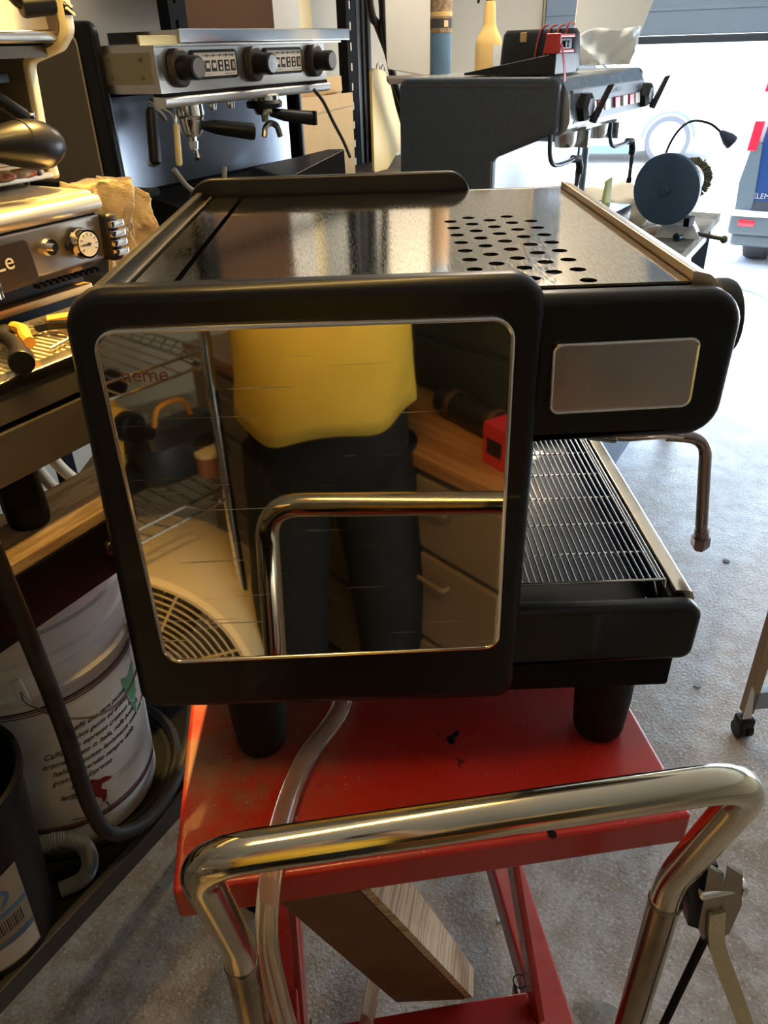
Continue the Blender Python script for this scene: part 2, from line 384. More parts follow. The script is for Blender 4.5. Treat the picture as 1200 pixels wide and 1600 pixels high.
# deck: main sheet with real punched holes
holes = []
for c in range(5):
    x = .093 + c * .0222
    n = 8
    for k in range(n):
        y = .052 + k * .036 + (.018 if c % 2 else 0)
        if c == 4: y -= .012
        if y < .335: holes.append(circ(x, y, 0.0074, 14))
plate('top_sheet', [(-.166, .028), (.262, .028), (.262, D1 - .004), (-.166, D1 - .004)], deck_m, .002, 'xy', 1.4275 + Zb, 0, holes, em, label='scratched steel top sheet with punched vent holes')
plate('rear_strip', [(-.205, .028), (-.171, .028), (-.171, D1 - .004), (-.205, D1 - .004)], deck_m, .002, 'xy', 1.4285 + Zb, 0, parent=em)
obj('deck_lip', B(-.2125, -.2085, .028, D1 - .004, 1.418 + Zb, 1.4315 + Zb, .001), edge_steel, em)
obj('rear_ledge', B(-.2235, -.2115, .028, D1 - .004, 1.41 + Zb, 1.427 + Zb, .001), M('smoked_strip', (.02, .018, .015), .06, coat=1), em)
obj('deck_inside', B(-.20, .27, .030, D1 - .006, 1.406 + Zb, 1.410 + Zb), blackm, em)
prof = rp([(.264, 1.4365 + Zb), (.2795, 1.433 + Zb), (.296, 1.415 + Zb), (.2965, 1.306 + Zb), (.286, 1.304 + Zb), (.264, 1.424 + Zb)], [.001, .008, .012, .004, .002, .002], 5)
bm = NB(); loft(bm, [[Vector((x, y, z)) for x, z in prof] for y in (.0275, D1 - .003)])
obj('front_fascia', bm, M('warm_reflection_fascia', (.70, .54, .36), .3, 1), em, label='curved brushed steel front fascia')  # warm reflection of the tan wall put into the steel colour
obj('trim_gap', B(.2605, .2655, .028, D1 - .004, 1.420 + Zb, 1.4270 + Zb), blackm, em)
obj('head_underside', B(.14, .288, .027, D1 - .002, 1.302 + Zb, 1.306 + Zb), blackm, em)
# knob seen edge on
bm = NB(); bcyl(bm, (.297, .062, 1.386 + Zb), (.318, .062, 1.386 + Zb), .034, .006)
for k in range(0):
    a = 2 * PI * k / 14; box(bm, .300, .314, .062 + math.cos(a) * .033 - .002, .062 + math.cos(a) * .033 + .002, 1.386 + Zb + math.sin(a) * .033 - .002, 1.386 + Zb + math.sin(a) * .033 + .002)
obj('steam_knob', bm, blackp, em)
# drip tray, wire grid, steel lip
bm = NB(); box(bm, .142, .322, .028, D1 - .004, 1.040 + Zb, 1.066 + Zb); box(bm, .142, .146, .028, D1 - .004, 1.06 + Zb, 1.10 + Zb); box(bm, .300, .306, .028, D1 - .004, 1.06 + Zb, 1.102 + Zb, .001)
obj('drip_tray', bm, blackg, em)
lipm = M('tray_lip_steel', (.66, .56, .42), .25, 1, rvar=.1, nscale=18, bump=.05)  # golden reflection put into the lip colour
prof = rp([(.3055, 1.1105 + Zb), (.3225, 1.109 + Zb), (.3265, 1.099 + Zb), (.325, 1.045 + Zb), (.318, 1.045 + Zb), (.3055, 1.104 + Zb)], [.001, .005, .003, .001, .001, .001], 4)
bm = NB(); loft(bm, [[Vector((x, y, z)) for x, z in prof] for y in (.0265, D1 - .003)]); obj('tray_lip', bm, lipm, em, label='steel front lip of the drip tray, warm reflection in its colour')
grid = obj('wire_grid', tube(NB(), [(.146, .047, 1.1095 + Zb), (.3015, .047, 1.1095 + Zb)], .0016, 8), edge_steel, em, label='chrome wire drip grid')
bm = NB(); zc = 1.1075 + Zb
for k in range(7):
    y = .102 + k * .061
    tube(bm, bendpath([(.146, y, zc), (.3035, y, zc), (.3035, y, zc - .012)], .002, 3), .0012, 6)
tube(bm, [(.146, .49, 1.1095 + Zb), (.3015, .49, 1.1095 + Zb)], .0016, 8)
tube(bm, [(.2975, .047, zc), (.2975, .49, zc)], .0018, 6)
tube(bm, bendpath([(.302, .048, 1.1095 + Zb), (.2995, .034, 1.083 + Zb), (.290, .03, 1.080 + Zb), (.285, .05, 1.083 + Zb)], .004, 3), .0014, 6)
tube(bm, [(.290, .05, 1.1085 + Zb), (.294, .033, 1.083 + Zb)], .0013, 6)
obj('grid_cross_wires', bm, edge_steel, grid)
bm = NB(); tube(bm, [(0, .047, 0), (0, .49, 0)], .00125, 8); w0 = obj('grid_wire', bm, edge_steel, grid, (.1495, 0, 1.1105 + Zb))
copies(w0, [((.1495 + k * .00715, 0, 1.1105 + Zb), None) for k in range(1, 22)])
# steam wand: chrome elbow under the head, long arm, nut at the tip
wb_ = M('browned_chrome', (.30, .24, .23), .3, 1, rvar=.1, nscale=30)
bm = NB(); tube(bm, smooth([(.222, .10, 1.262 + Zb), (.25, .092, 1.259 + Zb), (.285, .085, 1.2635 + Zb), (.305, .082, 1.2625 + Zb)], 6), .0072, 14)
wand = obj('steam_wand', bm, chrome, em)
bm = NB(); bcyl(bm, (.215, .102, 1.2615 + Zb), (.245, .094, 1.2595 + Zb), .0105, .002, 16); obj('wand_sleeve', bm, chrome, wand)
bm = NB(); cyl(bm, (.222, .10, 1.262 + Zb), (.222, .10, 1.303 + Zb), .008); obj('wand_joint', bm, blackp, wand)
bm = NB(); tube(bm, bendpath([(.29, .084, 1.2605 + Zb), (.328, .078, 1.259 + Zb), (.342, .074, 1.150 + Zb)], .02, 8), .0062, 14); obj('wand_arm', bm, wb_, wand, label='brown tinted wand arm')
bm = NB(); tube(bm, [(.3425, .074, 1.152 + Zb), (.3432, .074, 1.1440 + Zb)], .0075, 12)
tube(bm, [(.3432, .074, 1.1440 + Zb), (.344, .074, 1.133 + Zb), (.3444, .074, 1.128 + Zb)], .0098, 6, True, [.0098, .0098, .0065]); obj('wand_tip', bm, wb_, wand)
# feet
fm = [(.020, 0), (.027, .004), (.030, .012), (.033, .06), (.033, .113)]
bm = NB(); lathe(bm, [(0, 0)] + fm + [(0, .113)], 32)
f0 = obj('foot', bm, rubber, em, (-.150, .052, 0)); f0.data.name = 'foot'
copies(f0, [((.258, .055, 0), None), ((-.150, .455, 0), None), ((.258, .455, 0), None)])
# drain tube stub under the body
# ================================================================ RED LIFT CART
CR = math.radians(6.8)
cart = thing('lift_cart', 'red scissor lift cart with chromed push handle under the espresso machine', 'cart', (-.221, -.138, 0), CR)
Lc, Wc = .86, .554
# dirty painted table top
def redtop():
    m = bpy.data.materials.new('dirty_red_paint'); m.use_nodes = True; n = m.node_tree; b = n.nodes['Principled BSDF']; L = n.links.new
    tc = n.nodes.new('ShaderNodeTexCoord')
    def nz(s, d=8, r=.65):
        x = n.nodes.new('ShaderNodeTexNoise'); x.inputs['Scale'].default_value = s; x.inputs['Detail'].default_value = d; x.inputs['Roughness'].default_value = r; L(tc.outputs['Object'], x.inputs[0]); return x.outputs[0]
    def mr(src, a, c, d, e):
        x = n.nodes.new('ShaderNodeMapRange'); x.inputs[1].default_value = a; x.inputs[2].default_value = c; x.inputs[3].default_value = d; x.inputs[4].default_value = e; L(src, x.inputs[0]); return x.outputs[0]
    def mix(f, c1, c2):
        x = n.nodes.new('ShaderNodeMix'); x.data_type = 'RGBA'; L(f, x.inputs[0])
        for i, c in ((6, c1), (7, c2)):
            if isinstance(c, tuple): x.inputs[i].default_value = (*c, 1)
            else: L(c, x.inputs[i])
        return x.outputs[2]
    c = mix(mr(nz(5), .48, .7, 0, .55), (.43, .018, .010), (.24, .04, .022))
    # dusty worn corner at the near left of the table, fixed to the table itself
    sx = n.nodes.new('ShaderNodeVectorMath'); sx.operation = 'DISTANCE'; L(tc.outputs['Object'], sx.inputs[0]); sx.inputs[1].default_value = (.06, .17, .88)
    ml = n.nodes.new('ShaderNodeMath'); ml.operation = 'MULTIPLY'; L(mr(sx.outputs['Value'], .06, .17, 1, 0), ml.inputs[0]); L(mr(nz(22), .36, .6, 0, .85), ml.inputs[1])
    c = mix(ml.outputs[0], c, (.27, .13, .07))
    c = mix(mr(nz(48, 3), .68, .73, 0, .85), c, (.04, .015, .01))
    c = mix(mr(nz(130, 2), .70, .75, 0, .6), c, (.5, .35, .3))
    L(c, b.inputs['Base Color']); L(mr(nz(7), .35, .65, .26, .48), b.inputs['Roughness']); b.inputs['Coat Weight'].default_value = .25
    return m
rt = redtop()
bm = B(0, Wc, 0, Lc, .832, .88, .006, 3)
tt = obj('table_top', bm, rt, cart)
obj('underframe', B(.02, Wc - .02, .03, Lc - .03, .80, .831), M('dark_red_paint', (.25, .012, .01), .5), cart)
# base frame
bm = B(.02, Wc - .095, -.03, .145, .240, .262, .004); obj('front_cross_plate', bm, redp, cart)
for x in (.035, Wc - .095): obj('base_rail', B(x, x + .06, -.03, Lc, .20, .264, .006), redp, cart)
obj('rear_cross_plate', B(.02, Wc - .06, Lc - .1, Lc, .235, .262, .004), redp, cart)
for x in (.075, Wc - .075):
    for y in (.16, Lc - .08):
        bm = NB(); bcyl(bm, (x - .018, y, .063), (x + .018, y, .063), .063, .01)
        cw = obj('caster_wheel', bm, rubber, cart); obj('caster_fork', box(box(NB(), x - .028, x - .022, y - .03, y + .03, .05, .2, .002), x + .022, x + .028, y - .03, y + .03, .05, .2, .002), oldsteel, cart)
# scissor arms
def bar(bm, a, b, w, t, bev=.003):
    a = Vector(a); b = Vector(b); d = (b - a).normalized(); u = Vector((1, 0, 0)); v = d.cross(u).normalized(); e = w / 2; f = t / 2
    hexa(bm, [a - u * f - v * e, a + u * f - v * e, a + u * f + v * e, a - u * f + v * e, b - u * f - v * e, b + u * f - v * e, b + u * f + v * e, b - u * f + v * e], bev)
    return bm
for x, c in ((.07, 1), (Wc - .072, 1)):
    obj('scissor_arm', bar(NB(), (x, .10, .81), (x, Lc - .14, .26), .05, .012), redp, cart)
    obj('scissor_arm', bar(NB(), (x + (.02 if x < .3 else -.02), .10, .27), (x + (.02 if x < .3 else -.02), Lc - .14, .80), .05, .012), redp, cart)
    bm = NB(); cyl(bm, (x - .02, .41, .54), (x + .02, .41, .54), .012, seg=16); obj('pivot_bolt', bm, oldsteel, cart)
bm = NB(); cyl(bm, (.07, .12, .795), (Wc - .07, .12, .795), .012); obj('cross_rod', bm, oldsteel, cart)
bm = NB(); cyl(bm, (.27, .62, .26), (.27, .40, .60), .028); cyl(bm, (.27, .40, .60), (.27, .32, .73), .016); obj('hydraulic_ram', bm, oldsteel, cart)
bm = NB()
for k in range(7): cyl(bm, (.20 + k * .008, .30, .62), (.204 + k * .008, .30, .62), .022, seg=12)
cyl(bm, (.18, .30, .62), (.27, .30, .62), .012); obj('ratchet_gear', bm, blackp, cart)
obj('arm_bracket', B(.055, .09, .10, .15, .264, .38, .004), redp, cart)
# handle in world coordinates brought into cart space
ci = Matrix.Rotation(-CR, 4, 'Z') @ Matrix.Translation((.221, .138, 0))
def cl(p): return ci @ Vector(p)
hp = [(-.150, -.198, .235), (-.146, -.196, .885), (-.144, -.256, 1.102), (.286, -.213, 1.1145), (.271, -.160, .900), (.268, -.160, .235)]
full = bendpath([cl(p) for p in hp], [.03, .046, .05, .03], 12)
tops = [p for p in full if p.z > .84]
bm = NB(); tube(bm, tops, .0153, 28); hd = obj('push_handle', bm, handle_m, cart, label='worn chromed tube push handle')
post_m = M('dark_reflection_tube', (.34, .27, .18), .2, 1, noise=.6, nscale=14, col2=(.24, .19, .13), rvar=.08)  # reflection of the dark surroundings put into the post colour
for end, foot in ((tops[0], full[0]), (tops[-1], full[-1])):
    d_ = (foot - end).normalized(); bm = NB(); tube(bm, [foot, end - d_ * .002], .0158, 28); o = obj('handle_post', bm, post_m, cart, label='tube post with dark floor reflection in its colour')
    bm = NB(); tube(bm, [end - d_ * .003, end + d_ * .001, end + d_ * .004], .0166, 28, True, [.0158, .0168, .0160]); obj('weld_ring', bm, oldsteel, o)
bm = NB()
for p in ((-.150, -.198), (.268, -.160)):
    q = cl((p[0], p[1], 0)); box(bm, q.x - .02, q.x + .02, q.y - .018, q.y + .30, .205, .235, .003)
obj('handle_socket', bm, redp, cart)
# brake lever with its clevis, next to the right post
bm = NB()
def lever_plate(bm, xo):
    pts = [(.283, .968), (.300, .952), (.309, .905), (.307, .860), (.300, .850), (.292, .870), (.288, .92)]
    b = bmesh.new(); A = [b.verts.new(cl((x + xo, -.19, z))) for x, z in pts]; C_ = [b.verts.new(cl((x + xo + .0015, -.186, z))) for x, z in pts]
    b.faces.new(A); b.faces.new(C_[::-1]); n = len(pts)
    for i in range(n): b.faces.new((A[i], A[(i + 1) % n], C_[(i + 1) % n], C_[i]))
    merge(bm, b)
lever_plate(bm, 0); lever_plate(bm, .017)
clv = obj('lever_clevis', bm, oldsteel, cart)
bm = NB(); cyl(bm, cl((.284, -.190, .926)), cl((.322, -.184, .926)), .005, seg=12); bcyl(bm, cl((.321, -.184, .926)), cl((.326, -.1835, .926)), .0085, .001, 12); obj('clevis_pin', bm, chrome, clv)
obj('clevis_bracket', hexa(NB(), [cl(p) for p in ((.275, -.172, .955), (.300, -.178, .950), (.306, -.178, .845), (.293, -.172, .845), (.275, -.158, .955), (.300, -.160, .950), (.306, -.160, .845), (.293, -.158, .845))]), blackg, clv)
bm = NB()
bar_pts = smooth([(.303, -.192, .90), (.312, -.194, .850), (.335, -.200, .790), (.363, -.207, .720), (.392, -.212, .640), (.400, -.214, .560)], 6)
for a, b in zip(bar_pts, bar_pts[1:]):
    a = cl(a); b = cl(b); d = (b - a).normalized(); u = Vector((0, 1, 0)); v = d.cross(u).normalized()
    hexa(bm, [a - u * .002 - v * .008, a + u * .002 - v * .008, a + u * .002 + v * .008, a - u * .002 + v * .008, b - u * .002 - v * .008, b + u * .002 - v * .008, b + u * .002 + v * .008, b - u * .002 + v * .008])
obj('release_lever', bm, M('brassy_steel', (.55, .47, .30), .3, 1, rvar=.1, nscale=30, bump=.05), cart)
bm = NB(); tube(bm, [cl((.303, -.188, .850)), cl((.285, -.186, .60)), cl((.270, -.17, .27))], .0042, 10); obj('release_rod', bm, blackm, cart)
# leaning timber under the table
tim = thing('timber_brace', 'brown faced timber block wedged diagonally under the red table', 'wood', (0, 0, 0))
A = [(-.175, .10, .555), (-.030, .10, .557), (.128, .10, .262), (.02, .10, .262)]
Bk = [(-.175, .185, .555), (-.030, .185, .557), (.128, .185, .262), (.02, .185, .262)]
A = [(-.235, .04, .829), (-.055, .04, .829), (.120, .15, .2625), (.000, .15, .2625)]
A = [(-.136, -.091, .795), (-.037, -.091, .795), (.114, .05, .2635), (.000, .05, .2635)]
Bk = [(-.130, -.03, .795), (-.022, -.03, .795), (.122, .095, .2635), (.01, .095, .2635)]
bm = NB(); hexa(bm, [A[3], A[2], A[1], A[0], Bk[3], Bk[2], Bk[1], Bk[0]], .002)
obj('timber_block', bm, browny, tim)
e = [Vector(A[1]), Vector(A[2]), Vector(Bk[2]), Vector(Bk[1])]; off = Vector((.012, 0, .006))
bm = NB(); hexa(bm, [e[0] + off * .2, e[1] + off * .2, e[2] + off * .2, e[3] + off * .2, e[0] + off, e[1] + off, e[2] + off, e[3] + off]); obj('sawn_face', bm, pinew, tim, label='pale sawn face with open grain')
# clear hose
bm = NB(); hpts = smooth([(-.035, .25, .955), (-.045, .15, .905), (-.058, .085, .893), (-.093, .017, .893), (-.112, -.050, .893), (-.121, -.130, .890), (-.124, -.175, .855), (-.120, -.190, .78), (-.112, -.196, .68), (-.105, -.20, .55), (-.10, -.19, .42), (-.06, -.05, .30), (0, .25, .285)], 8)
tube(bm, hpts, .0115, 20, False); tube(bm, hpts, .0085, 20, False)
tag(obj('clear_hose', bm, clearm, recalc=False), 'clear plastic drain hose running over the red table and down its front', 'hose')
# small things lying about
def chip(name, label, cat, p, sz, mat, rz=0, tilt=0):
    bm = NB(); pts = []
    n = 6
    for k in range(n):
        a = 2 * PI * k / n; r = sz * (.7 + .45 * random.random()); pts.append((r * math.cos(a), r * math.sin(a)))
    o = plate(name, pts, mat, sz * .25, 'xy', sz * .13, 0, loc=p, rot=(tilt, 0, rz)); return tag(o, label, cat)
chip('gasket_scrap', 'small black gasket scrap near the front edge of the red table', 'scrap', (.172, -.090, .881), .006, blackm, .4)
chip('plastic_chip', 'grey chip lying alone on the concrete right of the machine', 'scrap', (.902, .998, 0), .014, M('grey_chip', (.25, .25, .22), .6))
chip('metal_sliver', 'dark splinter on the bluish concrete at the right', 'scrap', (1.23, 1.60, 0), .013, M('dark_chip', (.06, .05, .05), .6), 1)
bm = NB(); tube(bm, [(0, 0, .005), (.012, .003, .006)], .0028, 10); bcyl(bm, (-.004, -.001, .005), (0, 0, .005), .0055, .001, 12)
tag(obj('loose_screw', bm, blackm, loc=(.079, .042, .8805), rot=(0, 0, .6)), 'tiny black screw lying in the middle of the red table', 'screw')
bm = NB(); tube(bm, [(0, 0, .004), (.02, .012, .004)], .0035, 8); cyl(bm, (.02, .012, .004), (.024, .0145, .004), .007, seg=10)
tag(obj('bright_screw', bm, M('white_nylon', (.8, .8, .8), .3), loc=(.222, .330, 0)), 'shiny white screw on the concrete seen below the red table', 'screw')
bm = NB(); ringp = [Vector((.011 * math.cos(2 * PI * k / 24), .011 * math.sin(2 * PI * k / 24), .0018)) for k in range(24)]
rings = []
for i in range(24):
    c = ringp[i]; u = Vector((c.x, c.y, 0)).normalized(); rings.append([bm.verts.new(c + (u * math.cos(2 * PI * k / 6) + Vector((0, 0, 1)) * math.sin(2 * PI * k / 6)) * .0013) for k in range(6)])
for i in range(24):
    for k in range(6): bm.faces.new((rings[i][k], rings[i][(k + 1) % 6], rings[(i + 1) % 24][(k + 1) % 6], rings[(i + 1) % 24][k]))
tag(obj('rubber_ring', bm, rubber, loc=(.208, .075, .2622)), 'small black rubber ring on the red base plate', 'ring')
bm = NB(); n = 26; c = bm.verts.new((0, 0, .0035)); rg = []; r1 = []
for k in range(n):
    a = 2 * PI * k / n; r = .040 * (1 + .14 * math.sin(3 * a) + .08 * math.sin(5 * a + 1)); rg.append(bm.verts.new((r * math.cos(a), r * .8 * math.sin(a), 0))); r1.append(bm.verts.new((r * .88 * math.cos(a), r * .7 * math.sin(a), .003)))
for k in range(n): bm.faces.new((rg[k], rg[(k + 1) % n], r1[(k + 1) % n], r1[k])); bm.faces.new((r1[k], r1[(k + 1) % n], c))
tag(obj('water_puddle', bm, M('puddle_water', (.9, .9, .85), .02, trans=1, ior=1.33), loc=(.385, .140, .0005)), 'small clear water puddle on the concrete beside the red base', 'puddle')
# caster cart at the right edge
rc = thing('steel_trolley', 'pale steel trolley on black casters at the right edge', 'trolley', (.945, .815, 0), .1)
obj('leg', hexa(NB(), [(-.012, -.012, .085), (.014, -.012, .085), (.014, .014, .085), (-.012, .014, .085), (-.014, -.012, .80), (.016, -.012, .80), (.016, .016, .80), (-.014, .016, .80)], .001), M('tan_steel', (.34, .24, .14), .4, .6), rc)
hx = M('white_bracket', (.72, .72, .70), .45)
obj('leg_bracket', hexa(NB(), [(-.016, -.016, .075), (.008, -.016, .075), (.008, -.0125, .075), (-.016, -.0125, .075), (-.016, -.016, .19), (-.006, -.016, .17), (-.006, -.0125, .17), (-.016, -.0125, .19)]), hx, rc)
bm = NB(); bcyl(bm, (-.018, 0, .024), (.000, 0, .024), .024, .004, 24); bcyl(bm, (.006, 0, .024), (.024, 0, .024), .024, .004, 24); obj('caster_wheel', bm, blackp, rc)
bm = NB(); box(bm, -.02, .024, -.02, .018, .036, .070, .008); cyl(bm, (0, 0, .06), (0, 0, .085), .008); obj('caster_housing', bm, blackp, rc)
obj('shelf', B(-.02, .62, -.55, .02, .80, .83, .004), M('pale_steel', (.6, .62, .64), .35, .7), rc)
for x, y in ((.6, 0), (0, -.53), (.6, -.53)):
    obj('leg', B(x - .012, x + .014, y - .012, y + .014, .03, .80, .001), MATS['tan_steel'], rc)
    bm = NB(); bcyl(bm, (x - .014, y, .024), (x + .014, y, .024), .024, .004, 20); obj('caster_wheel', bm, blackp, rc)
obj('lower_rail', B(.0, .6, -.012, .012, .10, .16, .003), M('blue_grey_steel', (.30, .36, .42), .4, .3), rc)
# ================================================================ LEFT BENCH
bench = thing('workbench', 'black steel workbench with a plywood plank along the left', 'bench', wp(0, 0, 0), RW)
obj('front_beam', B(.05, .742, .748, .79, .997, 1.078, .002), blackg, bench)
obj('plank', B(.05, .742, .75, .862, 1.078, 1.094, .002), plym, bench, label='worn plywood plank')
obj('rear_beam', B(.05, .742, 1.40, 1.44, .997, 1.078, .002), blackg, bench)
obj('plank', B(.05, .742, 1.26, 1.44, 1.078, 1.094, .002), plym, bench)
for s in (.08, .70):
    for p in (.765, 1.42): obj('leg', B(s - .025, s + .025, p - .018, p + .018, 0, .997, .002), blackm, bench)
for s in (-.24, -.47): obj('cross_beam', B(s + .54, s + .57, .79, 1.40, .997, 1.07, .002), blackm, bench)
bm = NB(); bcyl(bm, (.545, .749, 1.040), (.545, .742, 1.040), .010, .002, 20); obj('bolt', bm, oldsteel, bench)
obj('lower_shelf', B(.05, .742, .756, 1.44, .498, .512, .001), blackm, bench)
obj('shelf_rail', B(.05, .742, .742, .756, .488, .526, .003), M('dark_rail', (.05, .048, .045), .45), bench, label='dark grey edge rail of the lower shelf')
obj('upper_tray', B(.05, 1.02, .90, 1.26, .835, .850, .001), plym, bench)
# boxes and hoses seen through the gap
bxo = M('orange_carton', (.78, .36, .07), .6, noise=.4, nscale=20, col2=(.62, .28, .05))
t = thing('orange_carton', 'orange and yellow carton lying under the drip tray of the left machine', 'box', wp(.93, 1.13, .8505), RW + .5)
obj('carton_body', B(-.09, .09, -.08, .08, 0, .05, .002), bxo, t)
obj('carton_lid', B(-.095, .095, -.085, .085, .046, .062, .002), M('yellow_card', (.85, .62, .22), .6), t)
hosew = M('cream_hose', (.72, .62, .44), .45)
for nm, pts, lb in (('drain_hose', [(.63, .99, 1.17), (.668, 1.0, 1.055), (.705, .99, .992), (.76, .98, .955), (.86, 1.0, .90)], 'upper cream hose hanging behind the plywood plank'), ('drain_hose', [(.61, 1.0, 1.15), (.648, 1.0, 1.025), (.683, .985, .975), (.72, .98, .945), (.80, 1.0, .885)], 'lower cream hose hanging behind the plywood plank')):
    bm = NB(); tube(bm, [wp(*q) for q in smooth(pts, 6)], .0095, 12); tag(obj(nm, bm, hosew), lb, 'hose', 'cream hoses under the left machine')
# ---------------------------------------------------------------- lower left machine (gauge, logo)
g1 = thing('espresso_machine', 'low steel espresso machine with pressure gauge and slatted drip tray on the left bench', 'espresso machine', wp(0, 0, 1.094), RW)
zb = -1.094
warm = M('warm_steel', (.62, .56, .45), .36, .85, rvar=.05, nscale=12, stretch=(1, 4, 10))
obj('tray_front', hexa(NB(), [(.07, .752, 1.186 + zb), (.735, .752, 1.186 + zb), (.735, .80, 1.186 + zb), (.07, .80, 1.186 + zb), (.07, .750, 1.247 + zb), (.735, .750, 1.247 + zb), (.735, .80, 1.247 + zb), (.07, .80, 1.247 + zb)], .003), warm, g1)
obj('tray_groove', B(.08, .73, .758, .80, 1.247 + zb, 1.254 + zb), blackm, g1)
obj('tray_upper_front', B(.07, .735, .750, .80, 1.254 + zb, 1.290 + zb, .003), warm, g1)
bm = NB()
box(bm, .07, .735, .746, .772, 1.288 + zb, 1.302 + zb, .004)
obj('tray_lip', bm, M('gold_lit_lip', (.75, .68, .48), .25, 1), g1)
obj('tray_pan', B(.08, .735, .77, 1.02, 1.262 + zb, 1.270 + zb), blackm, g1)
sl = M('slat_steel', (.75, .68, .50), .4, .6)
bm = B(0, .0, 0, 0, 0, 0) if False else NB()
box(bm, -.0022, .0022, .776, .915, -.002, .002, .0008)
s0_ = obj('tray_slat', bm, sl, g1, (.30, 0, 1.296 + zb))
for k in range(1, 45): copies(s0_, [((.30 + k * .0095, 0, 1.296 + zb), None)])
obj('tray_frame', box(box(NB(), .28, .735, .772, .780, 1.286 + zb, 1.298 + zb, .002), .28, .735, .912, .922, 1.286 + zb, 1.298 + zb, .002), sl, g1)
obj('orange_ledge', B(.07, .78, .955, .972, 1.298 + zb, 1.310 + zb, .002), M('copper_ledge', (.75, .42, .16), .35, .8), g1)
obj('splash', B(.07, .78, .972, .980, 1.27 + zb, 1.36 + zb), blackg, g1)
obj('side_body', B(.07, .78, .98, 1.30, 1.186 + zb, 1.40 + zb, .003), blackm, g1)
# gauge panel box
prof = rp([(.905, 1.352 + zb), (.900, 1.412 + zb), (.925, 1.412 + zb), (1.25, 1.412 + zb), (1.25, 1.34 + zb), (.94, 1.335 + zb)], [.006, .003, .001, .001, .001, .01], 4)
bm = NB(); loft(bm, [[Vector((x, y, z)) for y, z in prof] for x in (.07, .770)]); obj('control_panel', bm, M('panel_satin_steel', (.50, .46, .40), .34, .9, rvar=.05, nscale=15), g1)
prof = rp([(.893, 1.414 + zb), (.893, 1.437 + zb), (1.30, 1.4395 + zb), (1.30, 1.414 + zb)], [.012, .014, .001, .001], 6)
bm = NB(); loft(bm, [[Vector((x, y, z)) for y, z in prof] for x in (.07, .775)]); box(bm, .7, .798, .93, 1.30, 1.414 + zb, 1.4385 + zb, .008, 3)
obj('top_cover', bm, warm, g1, label='rounded steel top cover')
obj('top_gap', B(.07, .768, .904, 1.2, 1.405 + zb, 1.416 + zb), blackm, g1)
obj('logo_plate', plate('x', rp([(.20, 1.356 + zb), (.634, 1.356 + zb), (.640, 1.402 + zb), (.20, 1.402 + zb)], .008), blackm, .003, 'xz', .8985).data and NB(), blackm, g1) if False else plate('logo_plate', rp([(.20, 1.350 + zb), (.652, 1.350 + zb), (.647, 1.403 + zb), (.20, 1.403 + zb)], .008), M('brown_black_plate', (.035, .028, .022), .35), .005, 'xz', .8985, .001, parent=g1)
text('logo_letters', 'Le', .030, M('cream_letter', (.85, .80, .62), .5), g1, (.606, .8950, 1.382 + zb), align='CENTER', label='cream letters Le')
# end cap with three ribs
bm = B(.770, .792, .885, .96, 1.348 + zb, 1.412 + zb, .008, 3); cap = obj('end_cap', bm, blackp, g1)
for k in range(4): obj('cap_rib', B(.772, .795, .879, .888, 1.356 + zb + k * .0125, 1.3655 + zb + k * .0125, .002), chrome, cap)
# gauge
gx, gz = .727, 1.382 + zb
bm = NB(); xo = .027; pts = rp([(gx - xo, gz), (gx, gz + .027), (gx + xo, gz), (gx, gz - .027)], [.004, .016, .004, .016])
gp = plate('gauge_plate', pts, blackp, .006, 'xz', .8945, .001, parent=g1, label='black diamond gauge plate')
bm = NB(); cyl(bm, (gx, .895, gz), (gx, .880, gz), .0195, .0185, 32); obj('gauge_ring', bm, chrome, gp)
bm = NB(); cyl(bm, (gx, .881, gz), (gx, .8792, gz), .0158, seg=32); obj('gauge_dial', bm, M('dial_face', (.86, .78, .56), .4), gp)
bm = NB(); box(bm, gx - .011, gx + .004, .8782, .8788, gz - .0007, gz + .0010); cyl(bm, (gx, .8792, gz), (gx, .878, gz), .0022, seg=12)
for k in range(9):
    a = math.radians(-30 + k * 30); box(bm, -.0004, .0004, .8786, .8791, .011, .0145, mat=Matrix.Translation((gx, 0, gz)) @ Matrix.Rotation(a - PI / 2, 4, 'Y'))
obj('gauge_needle', bm, printk, gp)
bm = NB(); cyl(bm, (.680, .902, 1.386 + zb), (.680, .895, 1.386 + zb), .0115, .010, 24); cyl(bm, (.680, .898, 1.386 + zb), (.680, .888, 1.386 + zb), .005, seg=20); obj('fill_valve', bm, edge_steel, g1)
bm = NB()
for k in range(11): box(bm, .655 + k * .010, .661 + k * .010, .905, .92, 1.336 + zb, 1.3415 + zb, .001)
obj('vent_slots', bm, blackm, g1)
for s in (.12, .487):
    for p in (.812, 1.28):
        bm = NB(); lathe(bm, [(0, 0), (.024, 0), (.026, .01), (.024, .092), (0, .092)], 24); obj('foot', bm, rubber, g1, (s, p, 0))
# chromed filter ring at the very left edge
bm = NB(); cyl(bm, (.570, .905, 1.345 + zb), (.570, .905, 1.385 + zb), .026, seg=28); obj('group_head', bm, chrome, g1)
bm = NB(); tube(bm, [Vector((.575 + .012 * math.cos(a), .880 + .012 * math.sin(a), 1.31 + zb + .0001 * k)) for k, a in enumerate([i * PI / 8 for i in range(17)])], .003, 8, False); obj('spout_ring', bm, chrome, g1)
